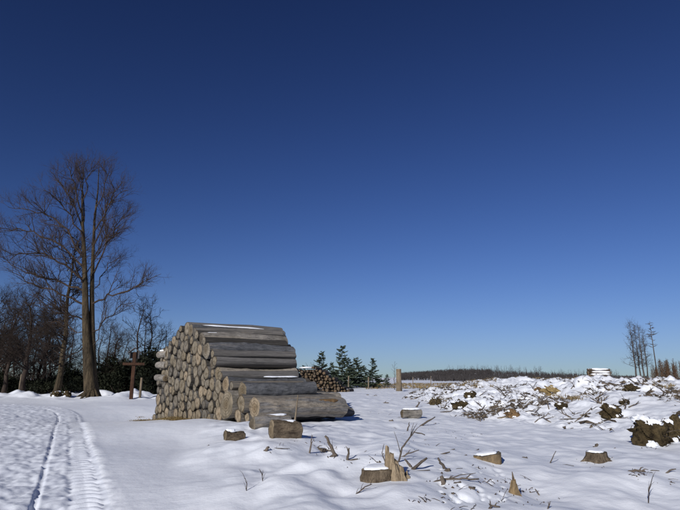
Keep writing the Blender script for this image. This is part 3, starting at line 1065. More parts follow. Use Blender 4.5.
stick([(429, 482), (440, 483.5), (455, 484), (466, 479), (479, 479)], .017, 'long bent branch lying flat below the dark stub', 18, forks=3)
stick([(452, 483), (461, 482)], .022, 'short lichen-grey stick beside the long bent branch', 19)
stick([(470, 488), (474, 487)], .035, 'small grey lump of wood right of the long bent branch', 20)
stick([(442, 494), (445, 493.5)], .026, 'tiny dark lump of bark, left one of two below the long branch', 21)
stick([(451, 494), (454, 493)], .026, 'tiny dark lump of bark, right one of two below the long branch', 22)
stick([(436, 454), (450, 452)], .017, 'flat dark stick behind the knobbly leaning stick', 23)
stick([(445, 450), (455, 449)], .013, 'thin flat twig farther behind the knobbly leaning stick', 24)
stick([(460, 456), (467, 458), (465, 462)], .013, 'small hooked twig left of the yellow-sided stump', 25)
stick([(474, 450), (479, 449)], .016, 'tiny twig behind the yellow-sided stump', 26)
stick([(420, 426), (428, 421), (435, 417)], .035, 'straight grey stick slanting beside the pale block', 27, dY=.4)
stick([(433, 424), (436, 423)], .025, 'thin stick end right of the slanting grey stick', 28)
stick([(407, 431), (409, 426), (409, 423)], .022, 'dark stub below the pale block', 29, forks=2)
stick([(393, 417), (402, 425)], .014, 'thin twig left of the pale block', 30)
stick([(497, 418), (512, 424), (531, 429)], .045, 'long brown pole lying on the snow below the orange stump', 31, mat='post')
stick([(520, 457), (524, 460), (528, 462.5)], .017, 'small dark twig right of the yellow-sided stump', 32, forks=1)
stick([(549, 463), (553, 457), (556, 451)], .010, 'thin straight stem leaning right in the open snow', 33)
stick([(541, 495), (535, 489)], .012, 'short dark twig right of the pointed wedge', 34)
stick([(627, 471), (636, 470.5), (645, 471.5)], .022, 'dark flat branch right of the stump with roots', 35, forks=3)
stick([(645, 471.5), (652, 473), (660, 476)], .010, 'thin pale twig running on from the dark flat branch', 36)
stick([(664, 473), (670, 470), (676, 469)], .015, 'twig lying near the right edge below the largest clod', 37)
stick([(648, 503), (649, 490), (652, 479)], .007, 'lone thin plant stem at the lower right', 38, mat='twig', forks=5, name='plant_stem')
stick([(594, 447), (598, 444)], .045, 'dark lump of wood just behind the stump with roots', 39)
stick([(612, 449), (616, 452)], .016, 'dark root end right of the stump with roots', 40)
stick([(602, 384), (610, 385), (618, 388)], .09, 'dark fallen pole near the crest of the bank below the skyline stack', 41)
stick([(607, 390), (604, 386)], .06, 'dark stub beneath the fallen pole on the crest', 42)
stick([(246, 491), (247, 484), (245, 478)], .006, 'thin dry stem, left one of two on the drift before the stack', 43, mat='twig', forks=4, name='plant_stem')
stick([(263, 481), (262, 474), (259, 469)], .006, 'thin dry stem, right one of two on the drift before the stack', 44, mat='twig', forks=4, name='plant_stem')
stick([(265, 451), (268, 447)], .04, 'dark bark scrap in the snow below the brown block', 45, forks=3)
stick([(268, 447), (290, 448.5)], .010, 'thin twig lying beside the dark bark scrap', 46)
stick([(207, 446), (209, 445)], .025, 'tiny dark speck of bark on the drift left of the stack', 47)
stick([(488, 509), (492, 506), (500, 508)], .016, 'curled dark twig at the bottom edge below the wedge', 48, forks=3)
stick([(546, 509), (550, 503)], .010, 'dark twig pair at the bottom edge right of the wedge', 49, forks=4)
stick([(352, 495), (365, 487), (372, 484)], .008, 'faint thin twig lying below the split stump', 50, mat='twig', forks=4)
stick([(652, 436), (640, 446)], .02, 'reddish twig bunch at the left foot of the largest clod', 51, forks=6)
for i, (x0, y0, x1, y1) in enumerate(((383, 403, 389, 404), (372, 396, 377, 396), (365, 395, 369, 396), (390, 421, 393, 420), (416, 407, 420, 402), (428, 396, 436, 400))):
    stick([(x0, y0), (x1, y1)], .05, 'dark bit of wood on the far snow between the stack and the brash bank', 80 + i, forks=1, group='dark bits of wood on the far snow')

# branches sticking out of the brash bank
rb = random.Random(77)
cnt = 0
clumps = [(440, 401), (450, 405), (447, 398), (470, 414), (485, 405), (497, 412), (478, 388), (500, 385), (520, 392), (515, 402), (545, 400), (560, 404), (535, 410), (530, 385), (560, 385), (580, 390), (590, 398), (600, 404), (540, 418), (575, 418), (640, 386), (660, 392), (450, 382), (470, 382), (492, 395), (505, 396), (622, 412), (480, 418)]
while cnt < 130:
    c = rb.choice(clumps)
    x = rb.gauss(c[0], 7); y = rb.gauss(c[1], 3.5)
    if not (430 < x < 690 and 381 < y < 425): continue
    p = hit(x, y)
    if p[1] > 75 or ridge_t(p[0], p[1]) < 0: continue
    mb = MB()
    L = rb.uniform(.15, .6) * (1 if rb.random() < .9 else 1.8); r = rb.uniform(.012, .030)
    a = rb.uniform(0, 6.28); e_ = rb.uniform(-.1, .75)
    d = np.array([math.cos(a) * math.cos(e_), math.sin(a) * math.cos(e_), math.sin(e_)])
    bd = np.array([rb.uniform(-.2, .2), rb.uniform(-.2, .2), rb.uniform(-.15, .1)]) * L
    o0 = np.array([0, 0, .0]) - d * .15
    mid = d * L * .5 + bd; tip = d * L
    mb.tube([o0, mid * .5, mid, tip], [r, r * .9, r * .7, r * .4], 6, rough=.2, rnd=rb)
    for q in range(rb.randrange(1, 5)):
        s0 = mid * rb.uniform(.4, 1.2)
        dd = d + np.array([rb.uniform(-.9, .9), rb.uniform(-.9, .9), rb.uniform(-.2, .8)])
        mb.tube([s0, s0 + dd * L * .2, s0 + dd * L * rb.uniform(.3, .5)], [r * .5, r * .35, r * .15], 4)
    o = mb.build('brash_branch', M['stick' if rb.random() < .6 else 'brush'], loc=tuple(p + np.array([0, 0, .03])))
    if x < 465: w_ = 'left end'
    elif x < 510: w_ = 'left middle'
    elif x < 560: w_ = 'middle'
    elif x < 610: w_ = 'right middle'
    else: w_ = 'right end'
    tag(o, f'dead branch poking out of the snow at the {w_} of the brash bank', 'branch', f'branches at the {w_} of the brash bank')
    cnt += 1

# uncountable small brash: twigs, chips and bits of bark between the branches
rs = random.Random(11)
mb = MB()
k = 0
npr = np.random.RandomState(4)
PX = npr.uniform(0, 40, 190000); PY = npr.uniform(11, 75, 190000)
TT = ridge_t(PX, PY)
cl = fbm(PX / 1.9 + 5, PY / 1.9, 3) + .5 * fbm(PX / .7, PY / .7, 2)
keep = (TT > .2) & (TT < 45) & (np.abs(PX / PY) < .75)
dens = np.clip((cl - .03) * 2.4, 0, 1) * (0.35 + .65 * sstep(14, 20, PY)) * (1 - .85 * gauss(PX, PY, 9.5, 13.5, 3.2, 3.0))
keep &= npr.rand(190000) < dens * .75
PZ = hfun(PX, PY)
for x, y, z in zip(PX[keep], PY[keep], PZ[keep]):
    if rs.random() < .5:
        L = rs.uniform(.08, .36); a = rs.uniform(0, 6.28); e_ = rs.uniform(-.15, .8)
        d = np.array([math.cos(a) * math.cos(e_), math.sin(a) * math.cos(e_), math.sin(e_)]) * L
        p = np.array([x, y, z])
        r = rs.uniform(.006, .022)
        mb.tube([p - d * .2, p + d * .5 + np.array([0, 0, rs.uniform(-.03, .05)]), p + d], [r, r * .8, r * .3], 3)
    else:
        s_ = rs.uniform(.03, .17) * (1 if rs.random() < .9 else 1.6)
        q = [(x + rs.uniform(-s_, s_), y + rs.uniform(-s_, s_) * .7, z + rs.uniform(-.03, s_ * .6)) for _ in range(4)] + [(x, y, z + s_ * rs.uniform(.4, .9))]
        mb.add(q, [(0, 1, 4), (1, 2, 4), (2, 3, 4), (3, 0, 4)])
tag(mb.build('brushwood', M['brush'], smooth=False), 'litter of twigs and bark chips over the snowy brash bank', None, None, 'stuff')

# specks of litter over the open snow of the clearing
mb = MB(); rq = random.Random(33)
cen = [(rq.uniform(230, 700), rq.uniform(432, 512)) for _ in range(12)] + [(325, 452), (330, 448), (395, 465), (440, 480), (420, 445), (350, 462), (460, 490), (300, 440), (275, 450), (640, 475), (590, 465), (500, 500), (390, 410), (410, 430), (440, 432)]
for i in range(250):
    c = rq.choice(cen)
    x, y = rq.gauss(c[0], 9), rq.gauss(c[1], 2.5)
    if not (175 < x < 705 and 405 < y < 520): continue
    p = hit(x, y)
    if p[1] > 40: continue
    if rq.random() < .7:
        L = rq.choice((.02, .03, .04, .05, .07, .1, .16)); a = rq.uniform(0, 6.28); e_ = abs(rq.gauss(0, .5))
        d = np.array([math.cos(a) * math.cos(e_), math.sin(a) * math.cos(e_), math.sin(e_)]) * L
        r = rq.uniform(.0025, .006)
        mb.tube([p - d * .2, p + d * .5 + np.array([0, 0, .01]), p + d], [r, r * .8, r * .4], 4)
    else:
        s_ = rq.uniform(.008, .028)
        q = [(p[0] + rq.uniform(-s_, s_), p[1] + rq.uniform(-s_, s_), p[2] + rq.uniform(-.01, s_ * .4)) for _ in range(4)] + [(p[0], p[1], p[2] + s_)]
        mb.add(q, [(0, 1, 4), (1, 2, 4), (2, 3, 4), (3, 0, 4)])
tag(mb.build('twig_litter', M['twig'], smooth=False), 'specks of twig and bark scattered over the open snow', None, None, 'stuff')

# dry grass: at the foot of the stack, in the brash and along the far rim
def grass_tuft(mb, p, n, h, rnd, spread=.25):
    for i in range(n):
        a = rnd.uniform(0, 6.28); q = rnd.uniform(0, spread)
        b = np.array([p[0] + math.cos(a) * q, p[1] + math.sin(a) * q, p[2] - .02])
        l = np.array([rnd.gauss(0, .45), rnd.gauss(0, .45), rnd.uniform(.3, 1)]) * h * rnd.uniform(.5, 1.1)
        w = np.array([rnd.uniform(-1, 1), rnd.uniform(-1, 1), 0]) * .009 * max(1, p[1] / 16)
        m_ = b + l * .55; t_ = b + l + np.array([l[0] * .4, l[1] * .4, -h * .2])
        mb.add([b - w, b + w, m_ + w * .7, m_ - w * .7, t_], [(0, 1, 2, 3), (3, 2, 4)])
mb = MB(); rg = random.Random(15)
for i in range(330):
    s = rg.uniform(2.2, 10.2)
    dens_ = 1 if (s > 7 or 3.5 < s < 6) else .3
    if rg.random() > dens_: continue
    p = P0 + AN * s + AX * rg.uniform(-.55, .15)
    grass_tuft(mb, (p[0], p[1], gz(*p)), 40, .2, rg, .22)
for i in range(10):
    p = hit(rg.uniform(133, 160), rg.uniform(417, 421))
    grass_tuft(mb, p, 18, .1, rg, .25)
tag(mb.build('dry_grass', M['grass'], smooth=False), 'flattened dry grass along the foot of the big stack', None, None, 'stuff')
mb = MB()
for i in range(500):
    Y = rg.uniform(78, 115)
    px = rg.uniform(360, 470)
    x = (px - 340) / FPX * Y
    grass_tuft(mb, (x, Y, gz(x, Y)), 10, .55, rg, .8)
for i in range(1300):
    Y = rg.uniform(44, 80)
    x = (rg.uniform(440, 700) - 340) / FPX * Y
    grass_tuft(mb, (x, Y, gz(x, Y)), 9, .5, rg, .6)
for i in range(60):
    c = rg.choice(((552, 396), (545, 398), (478, 386), (440, 402), (575, 398), (660, 386)))
    p = hit(rg.gauss(c[0], 6), rg.gauss(c[1], 1.5))
    grass_tuft(mb, p, 16, .3, rg, .2)
tag(mb.build('dead_grass', M['grass'], smooth=False), 'pale dead grass along the rim of the clearing', None, None, 'stuff')

# ------------------------------------------------------------------ trees
def subdivide(pts, rnd, jit, n=3):
    out = []
    for a, b in zip(pts[:-1], pts[1:]):
        for i in range(n):
            out.append(a + (b - a) * i / n + (np.array([rnd.gauss(0, jit), rnd.gauss(0, jit), rnd.gauss(0, jit)]) if out else 0))
    out.append(pts[-1])
    return np.array(out)

def grow(mb, path, r0, r1, level, rnd, par):
    """tube for this branch, then its side branches"""
    path = np.asarray(path)
    n = len(path)
    rad = np.linspace(r0, r1, n)
    mb.tube(path, rad, 6 if r0 > .06 else (4 if r0 > .02 else 3), cap=False)
    if level <= 0: return
    seg = np.linalg.norm(np.diff(path, axis=0), axis=1)
    L = seg.sum()
    cnt = max(2, int(L * par['dens'][level] * rnd.uniform(.8, 1.2)))
    for i in range(cnt):
        u = rnd.uniform(par.get('from', .22), 1.0) * (n - 1)
        k = min(int(u), n - 2); f = u - k
        p = path[k] + (path[k + 1] - path[k]) * f
        d = path[k + 1] - path[k]; d = d / (np.linalg.norm(d) + 1e-9)
        v = np.array([rnd.gauss(0, 1), rnd.gauss(0, 1), rnd.gauss(0, 1)])
        v -= d * v.dot(d); v /= np.linalg.norm(v) + 1e-9
        ang = R(rnd.uniform(*par.get('ang', (28, 62))))
        dd = d * math.cos(ang) + v * math.sin(ang)
        dd[2] += par.get('up', .25)
        dd /= np.linalg.norm(dd)
        frac = u / (n - 1)
        l = par['len'][level] * rnd.uniform(.5, 1.15) * (1.15 - .6 * frac)
        l = min(l, L * .75)
        rr_ = min(rad[k] * .6, par['rad'][level])
        m = 4 if level > 1 else 3
        pts = [p]
        cd = dd.copy()
        for q in range(m):
            cd = cd + np.array([rnd.gauss(0, .16), rnd.gauss(0, .16), rnd.gauss(par.get('curl', .06), .12)])
            cd /= np.linalg.norm(cd)
            pts.append(pts[-1] + cd * l / m)
        grow(mb, pts, rr_, rr_ * .35, level - 1, rnd, par)

# the big bare tree
TY = 42.0
def tp(px, py, dy=0.0):
    return at(px, py, TY + dy)
rt = random.Random(4)
b0 = tp(91, 397)
gzt = gz(b0[0], TY)
tree = thing('bare_tree', 'tallest bare tree with a thick double trunk at the edge of the wood', 'tree', (0, 0, 0))
tree.location = (b0[0], TY, gzt)
off = np.array([b0[0], TY, gzt])
def rel(p): return np.asarray(p) - off
mbt = MB(); mbc = MB()
trunk = [rel(tp(91.5, 400)), rel(tp(91, 394)), rel(tp(89.5, 380)), rel(tp(88, 360)), rel(tp(86.5, 335)), rel(tp(85.5, 310)), rel(tp(85, 280)), rel(tp(84, 250)), rel(tp(82.5, 220)), rel(tp(82, 195)), rel(tp(84, 165))]
mbt.tube(trunk, [.60, .50, .42, .37, .32, .27, .21, .16, .10, .06, .02], 14, rough=.10, rnd=rt)
stem2 = [rel(tp(95, 399, .35)), rel(tp(94, 392, .35)), rel(tp(93.5, 375, .3)), rel(tp(92.5, 350, .3)), rel(tp(92, 320, .35)), rel(tp(92, 290, .4)), rel(tp(93, 255, .5)), rel(tp(94.5, 220, .7)), rel(tp(98, 190, .9)), rel(tp(99, 164, 1.0))]
mbt.tube(stem2, [.5, .38, .28, .24, .2, .17, .13, .09, .05, .02], 12, rough=.10, rnd=rt)
for q in range(7):    # root flare
    a = rt.uniform(0, 6.28)
    c = rel(tp(92, 396))
    d = np.array([math.cos(a), math.sin(a), 0])
    mbt.tube([c + d * .2 + np.array([0, 0, .5]), c + d * .65 + np.array([0, 0, .12]), c + d * 1.15 - np.array([0, 0, .15])], [.15, .14, .06], 7, rough=.15, rnd=rt)
limbs = [
    ([(84, 258), (66, 228), (48, 214), (30, 210), (8, 207)], .11, -1.0), ([(84.5, 268), (64, 247), (40, 236), (18, 228), (-2, 232)], .13, 1.0),
    ([(85, 280), (66, 264), (42, 253), (20, 254), (3, 259)], .12, -2.0), ([(85, 292), (62, 282), (40, 275), (20, 270), (-3, 254)], .12, 1.5),
    ([(85.5, 305), (62, 293), (42, 288), (22, 277), (4, 267)], .12, 0.0), ([(86, 322), (64, 312), (44, 303), (24, 292)], .09, -1.5),
    ([(83, 230), (72, 200), (62, 184), (50, 171)], .09, 1.0), ([(82.5, 215), (76, 190), (70, 172), (66, 162)], .08, -1.0),
    ([(82.5, 205), (88, 185), (92, 172), (92, 161)], .06, -.6), ([(84, 240), (70, 215), (56, 200), (44, 190)], .09, -2),
    ([(94, 245), (106, 215), (114, 190), (112, 170)], .08, 1.2), ([(94, 232), (106, 206), (120, 194), (128, 190)], .08, -1.0),
    ([(93, 275), (108, 243), (120, 220), (130, 213)], .09, 1.8), ([(93, 262), (104, 240), (116, 228), (127, 226)], .07, -1.6),
    ([(92, 304), (108, 295), (128, 291), (145, 281), (161, 274)], .10, -.5), ([(92, 332), (108, 318), (122, 305), (138, 298)], .07, 1.0),
    ([(93, 345), (100, 326), (103, 307), (108, 296)], .05, -1.0), ([(84, 222), (84, 200), (80, 178), (76, 163)], .07, .3),
    ([(94, 215), (104, 190), (106, 172), (104, 161)], .06, .2), ([(85, 275), (96, 258), (104, 245), (110, 232)], .06, -2.5),
    ([(84, 262), (76, 240), (60, 226), (40, 222)], .08, 2.6), ([(85, 285), (74, 262), (62, 248), (50, 243)], .09, -2.8),
    ([(93, 290), (104, 272), (112, 262), (124, 256)], .06, 2.2), ([(86, 336), (72, 326), (60, 322), (46, 322)], .06, 1.0),
]
par = {'dens': {3: 2.7, 2: 4.3, 1: 6.5}, 'len': {3: 2.4, 2: 1.4, 1: .75}, 'rad': {3: .038, 2: .02, 1: .0115}, 'up': .22, 'curl': .05, 'from': .2}
for path, r0, dy in limbs:
    pts = [rel(tp(x, y, 1.5 * dy * i / (len(path) - 1))) for i, (x, y) in enumerate(path)]
    grow(mbc, subdivide(pts, rt, .10, 3), r0 * .75, .016, 3, rt, par)
mbt.build('trunk', M['trunk'], tree)
mbc.build('crown', M['btwig'], tree)

# generic bare tree meshes
def bare_tree_mesh(h, r, seed, lean=.0, start=.25, spread=.33, nl=22, dens=1.0, level=2, twig=.012, upb=.35, wob=.012):
    rnd = random.Random(seed)
    tk = MB(); cr = MB()
    pts = [np.array([lean * h * u + rnd.gauss(0, wob * h) * (u > 0), rnd.gauss(0, wob * h) * (u > 0), h * u - .2 * (u == 0)]) for u in np.linspace(0, 1, 9)]
    rad = [r * (1 - u) ** .8 * (1.25 if u == 0 else 1) + .012 for u in np.linspace(0, 1, 9)]
    tk.tube(pts, rad, 8, rough=.1, rnd=rnd)
    p_ = {'dens': {2: 2.2 * dens, 1: 3.0 * dens, 3: 1.5 * dens}, 'len': {3: .22 * h, 2: .14 * h, 1: .075 * h}, 'rad': {3: .05, 2: max(.028, twig * 1.5), 1: twig}, 'up': .2, 'curl': .05}
    for i in range(nl):
        u = start + (1 - start) * (i + rnd.random()) / nl
        k = min(int(u * 8), 7); f = u * 8 - k
        b = pts[k] + (pts[k + 1] - pts[k]) * f
        a = rnd.uniform(0, 6.28)
        l = h * spread * (1.2 - .85 * u) * rnd.uniform(.7, 1.2)
        d = np.array([math.cos(a), math.sin(a), upb + .5 * u])
        d /= np.linalg.norm(d)
        e = b + d * l
        m = b + d * l * .5 + np.array([0, 0, -.03 * l])
        grow(cr, subdivide([b, m, e], rnd, .012 * h, 3), r * .28 * (1.1 - .6 * u), .015, level, rnd, p_)
    return tk, cr

def place_tree(name, meshes, mats, px, Y, label, group, rot=0.0, s=1.0, cat='tree', sz=None):
    x = (px - 340) / FPX * Y
    t = thing(name, label, cat, (x, Y, gz(x, Y)), rot, group)
    t.scale = (s, s, sz or s)
    link('trunk', meshes[0], t); link('crown', meshes[1], t)
    return t

def meshes_of(pair, m1, m2):
    return (pair[0].mesh('trunk', [m1]), pair[1].mesh('crown', [m2]))
bt = [meshes_of(bare_tree_mesh(9.5, .26, 31, .0, .2, .48, 26, 2.0, 3, .022, .5), M['dtwig'], M['dtwig']),
      meshes_of(bare_tree_mesh(11, .22, 32, .02, .15, .34, 34, 2.1, 2, .022), M['dtwig'], M['dtwig']),
      meshes_of(bare_tree_mesh(6.5, .09, 33, .03, .12, .36, 30, 2.1, 2, .02), M['dtwig'], M['dtwig'])]
thin = meshes_of(bare_tree_mesh(13, .24, 34, .01, .15, .28, 40, 1.7, 2, .018), M['trunk'], M['dtwig'])
WOOD = 'bare trees of the wood on the left'
place_tree('bare_tree', thin, None, 65.5, 46, 'slender bare tree with a reddish trunk just left of the tallest tree', WOOD, .3, 1.02)
place_tree('bare_tree', bt[0], None, 33, 50, 'dark spreading bare tree with a dense round crown at the far left', WOOD, 1.0, .98)
place_tree('bare_tree', bt[0], None, -4, 52, 'dark bare tree cut by the left edge of the picture', WOOD, 2.7, .95)
place_tree('bare_tree', bt[0], None, 14, 55, 'second dark spreading bare tree from the left edge, behind the others', WOOD, 5.2, .9)
place_tree('bare_tree', bt[0], None, 52, 57, 'dark bushy bare tree behind the slender tree with the reddish trunk', WOOD, 3.1, .82)
place_tree('bare_tree', bt[0], None, 118, 57, 'small dark round-crowned bare tree between the tallest tree and the wooden cross', WOOD, 4.0, .66)
for i, (px, Y, v, s) in enumerate(((12, 58, 1, .8), (47, 60, 1, .78), (56, 62, 2, 1.2), (22, 62, 2, 1.2), (76, 58, 2, 1.15), (103, 60, 2, 1.1), (-2, 60, 2, 1.3), (40, 64, 2, 1.3), (68, 63, 1, .75), (112, 62, 2, 1.2), (128, 62, 2, .95), (5, 64, 1, .8), (90, 64, 2, 1.1))):
    place_tree('bare_tree', bt[v], None, px, Y, 'thin dark bare tree deep in the wood behind the tallest tree', 'thin bare trees deep in the wood', i * 1.3, s)
for i, (px, Y, v, s, w_) in enumerate(((140, 56, 2, 1.35, 'first'), (147, 58, 2, 1.1, 'second'), (153, 57, 2, 1.3, 'third'), (161, 55, 2, .95, 'fourth'), (168, 58, 2, .95, 'fifth'))):
    place_tree('bare_sapling', bt[v], None, px, Y, f'{w_} thin bare sapling from the left between wooden cross and big stack', 'saplings behind the wooden cross', i * 2.1, s, sz=s * 1.1)

# evergreen thicket: many leaf clumps on short stems
def shrub_mesh(rx, rz, seed, n=2600, leaf=.13):
    rnd = np.random.RandomState(seed)
    cr = MB(); tk = MB()
    lob = [(rnd.uniform(-.55, .55) * rx, rnd.uniform(-.4, .4) * rx, rnd.uniform(.25, .75) * rz, rnd.uniform(.35, .6)) for _ in range(9)]
    V = []; F = []
    for i in range(n):
        l = lob[rnd.randint(9)]
        d = rnd.normal(size=3); d /= np.linalg.norm(d)
        q = np.array([l[0], l[1], l[2]]) + d * np.array([rx, rx * .8, rz * .75]) * l[3] * rnd.uniform(.55, 1.05)
        if q[2] < 0: q[2] = rnd.uniform(0, .3)
        a = rnd.normal(size=3) * leaf; b = rnd.normal(size=3) * leaf
        k = len(V)
        V += [q - a * .5, q + b * .6, q + a * .5, q - b * .4]
        F.append((k, k + 1, k + 2, k + 3))
    cr.add(V, F)
    rr_ = random.Random(seed)
    for l in lob[:6]:
        tk.tube([(l[0] * .2, l[1] * .2, -.1), (l[0] * .6, l[1] * .6, l[2] * .5), (l[0], l[1], l[2])], [.06, .045, .02], 5)
    return tk.mesh('stem', [M['dtwig']]), cr.mesh('foliage', [M['ever']], smooth=False)
sh = [shrub_mesh(2.0, 2.7, 51), shrub_mesh(1.8, 3.6, 52), shrub_mesh(2.4, 2.1, 53)]
SH = 'evergreen shrubs along the edge of the wood'
shr = [(-6, 57, 2, 1.0), (6, 56, 0, .95), (22, 57, 2, .85), (44, 57, 2, .75), (58, 56, 2, .8), (77, 56, 0, 1.05), (101, 55, 2, 1.0), (113, 57, 1, 1.15), (124, 55, 1, 1.0), (150, 56, 1, 1.15), (160, 53, 1, 1.3), (171, 55, 1, 1.45), (140, 58, 1, 1.2)]
ord_ = ['first', 'second', 'third', 'fourth', 'fifth', 'sixth', 'seventh', 'eighth', 'ninth', 'eleventh', 'twelfth', 'last', 'tenth']
for i, (px, Y, v, s) in enumerate(shr):
    x = (px - 340) / FPX * Y
    t = thing('evergreen_shrub', f'{ord_[i]} dark evergreen shrub from the left along the edge of the wood', 'shrub', (x, Y, gz(x, Y)), i * 1.7, SH)
    t.scale = (s, s, s)
    link('stem', sh[v][0], t); link('foliage', sh[v][1], t)
# twiggy undergrowth closing the wood
mb = MB(); ru = random.Random(19)
for i in range(3000):
    Y = ru.uniform(58, 72); px = ru.uniform(-110, 190)
    x = (px - 340) / FPX * Y
    z = gz(x, Y); h_ = ru.uniform(.7, 2.6) * (1.6 if ru.random() < .25 else 1)
    l = np.array([ru.gauss(0, .25) * h_, ru.gauss(0, .25) * h_, h_])
    p = np.array([x, Y, z])
    mb.tube([p, p + l * .5 + np.array([ru.gauss(0, .08), 0, 0]), p + l], [.03, .022, .008], 3, cap=False)
    for q in range(3):
        s0 = p + l * ru.uniform(.3, .8); d = np.array([ru.gauss(0, .4), ru.gauss(0, .4), ru.uniform(.2, .7)]) * h_ * .5
        mb.tube([s0, s0 + d], [.015, .006], 3, cap=False)
tag(mb.build('undergrowth', M['dtwig'], smooth=False), 'dense dark bare undergrowth between the trees of the wood', None, None, 'stuff')

# ------------------------------------------------------------------ wooden wayside cross
CY_ = 40.0
b = at(131, 398.5, CY_); top = at(131.5, 348, CY_)
gb = gz(b[0], CY_)
t = thing('wayside_cross', 'brown wooden wayside cross with a small gabled top at the edge of the wood', 'wooden cross', (b[0], CY_, gb), R(12))
H = top[2] - gb
def bar(p0, p1, wx, wy, mb=None):
    """bevelled square beam from p0 to p1"""
    mb = mb or MB()
    p0 = np.array(p0, float); p1 = np.array(p1, float)
    d = p1 - p0; d /= np.linalg.norm(d)
    ref = np.array([0, 1, 0]) if abs(d[1]) < .9 else np.array([1, 0, 0])
    a = np.cross(d, ref); a /= np.linalg.norm(a)
    b_ = np.cross(a, d)
    c = .14
    prof_ = [(-1, -1 + c), (-1 + c, -1), (1 - c, -1), (1, -1 + c), (1, 1 - c), (1 - c, 1), (-1 + c, 1), (-1, 1 - c)]
    V = [p + a * x * wx / 2 + b_ * y * wy / 2 for p in (p0, p1) for (x, y) in prof_]
    F = [(j, (j + 1) % 8, 8 + (j + 1) % 8, 8 + j) for j in range(8)] + [tuple(range(7, -1, -1)), tuple(range(8, 16))]
    mb.add(V, F)
    return mb
zc = at(131, 364, CY_)[2] - gb
bar((0, 0, -.2), (0, 0, H - .3), .24, .22).build('post', M['sign'], t, False)
bar((-.76, -.13, zc), (.76, -.13, zc), .19, .15).build('crossbar', M['sign'], t, False)
bar((-.30, -.03, H - .26), (-.30, -.03, H - .78), .05, .4).build('side_board', M['roofm'], t, False)
bar((.30, -.03, H - .26), (.30, -.03, H - .78), .05, .4).build('side_board', M['roofm'], t, False)
bar((0, .1, H - .76), (0, .1, H - .30), .58, .05).build('back_board', M['roofm'], t, False)
bar((-.46, -.05, H - .36), (.03, -.05, H + .02), .06, .56).build('roof_board', M['roofm'], t, False)
bar((.46, -.05, H - .36), (-.03, -.05, H + .015), .06, .555).build('roof_board', M['roofm'], t, False)
p = at(140, 396, 40.5); g = gz(p[0], 40.5)
mb = MB(); mb.tube([(0, 0, -.2), (0, 0, .7), (.02, 0, 1.45)], [.09, .085, .08], 8, rough=.1, rnd=ru)
o = mb.build('marker_post', M['post'], loc=(p[0], 40.5, g)); tag(o, 'short grey post right beside the wooden cross', 'post')
p = at(18.5, 394, 49.0); g = gz(p[0], 49.0)
mb = MB(); mb.tube([(0, 0, -.2), (0, 0, 1.0), (.03, 0, 1.9)], [.06, .055, .05], 8, rough=.1, rnd=ru)
o = mb.build('marker_post', M['post'], loc=(p[0], 49.0, g)); tag(o, 'pale post at the edge of the wood far left', 'post')
p = at(54, 397, 42); 
for i, (px, py, wpx) in enumerate(((55, 396.5, 9), (66, 397, 7))):
    clod(px, py, wpx, 5, ('dark earth clod in the verge left of the slender bare tree', 'dark earth clod at the foot of the tallest tree')[i], 130 + i, nroot=6)

# ------------------------------------------------------------------ young spruces
def spruce_mesh(h, seed, spread=.30):
    rnd = random.Random(seed)
    tk = MB(); cr = MB()
    tk.tube([(0, 0, -.2), (0, 0, h * .5), (0, 0, h)], [.028 * h * .5, .016 * h * .5, .004], 6)
    wh = 19
    for i in range(wh):
        u = .08 + .92 * i / wh
        nb = rnd.randrange(5, 9)
        for k in range(nb):
            a = rnd.uniform(0, 6.28)
            l = h * spread * (1.03 - u) ** .75 * rnd.uniform(.35, 1.3) * (1.0 + .35 * math.sin(a * 2 + seed + i * .7)) + .08
            z = h * u + rnd.uniform(-.035, .035) * h
            d = np.array([math.cos(a), math.sin(a), 0])
            p0 = np.array([0, 0, z]); p2 = p0 + d * l + np.array([0, 0, l * (.45 * u - .05)]); p1 = (p0 + p2) / 2 - np.array([0, 0, .10 * l])
            cr.tube([p0, p1, p2], [.022, .014, .005], 3, cap=False)
            m = max(4, int(l / .10))
            for q in range(m):
                f = .2 + .8 * q / m
                c = p0 * (1 - f) ** 2 + 2 * p1 * f * (1 - f) + p2 * f * f
                for sgn in (-1, 1):
                    sd_ = np.array([-d[1], d[0], 0]) * sgn
                    tw = (d * .6 + sd_ * .75 + np.array([0, 0, rnd.uniform(-.25, .3)])) * (.16 + .34 * l * (1 - f)) * rnd.uniform(.5, 1.25)
                    wv = np.array([rnd.uniform(-.03, .03), rnd.uniform(-.05, .05), .07])
                    cr.add([c - wv * .5, c + tw * .6 - wv, c + tw, c + tw * .5 + wv], [(0, 1, 2, 3)])
    return tk.mesh('trunk', [M['dtwig']]), cr.mesh('crown', [M['spruce']], smooth=False)
sps = [spruce_mesh(6.0, 81, .36), spruce_mesh(6.0, 82, .42), spruce_mesh(6.0, 83, .33)]
SG = 'young spruces behind the big stack'
for i, (px, ytop, Y, v, lab) in enumerate(((322, 351, 84, 2, 'leftmost young spruce, thin, beside the far log stack'), (342, 345.5, 82, 0, 'tallest young spruce behind the right end of the big stack'),
        (356, 357, 84, 1, 'broad young spruce right of the tallest young spruce'), (372, 358, 83, 0, 'young spruce second from the right, left of the high stump'), (304, 365, 90, 1, 'small spruce top peeping over the far log stack'), (386, 374, 92, 1, 'smallest young spruce, just left of the high stump'), (332, 362, 86, 2, 'young spruce just left of the tallest one'), (349, 359, 88, 1, 'young spruce half hidden right behind the tallest one'), (363, 365, 90, 1, 'small spruce between the broad one and its right neighbour'))):
    x = (px - 340) / FPX * Y
    g = gz(x, Y)
    s = (at(px, ytop, Y)[2] - g) / 6.0
    t = thing('young_spruce', lab, 'tree', (x, Y, g), i * 1.1, SG)
    t.scale = (s * 1.0, s * 1.0, s)
    link('trunk', sps[v][0], t); link('crown', sps[v][1], t)
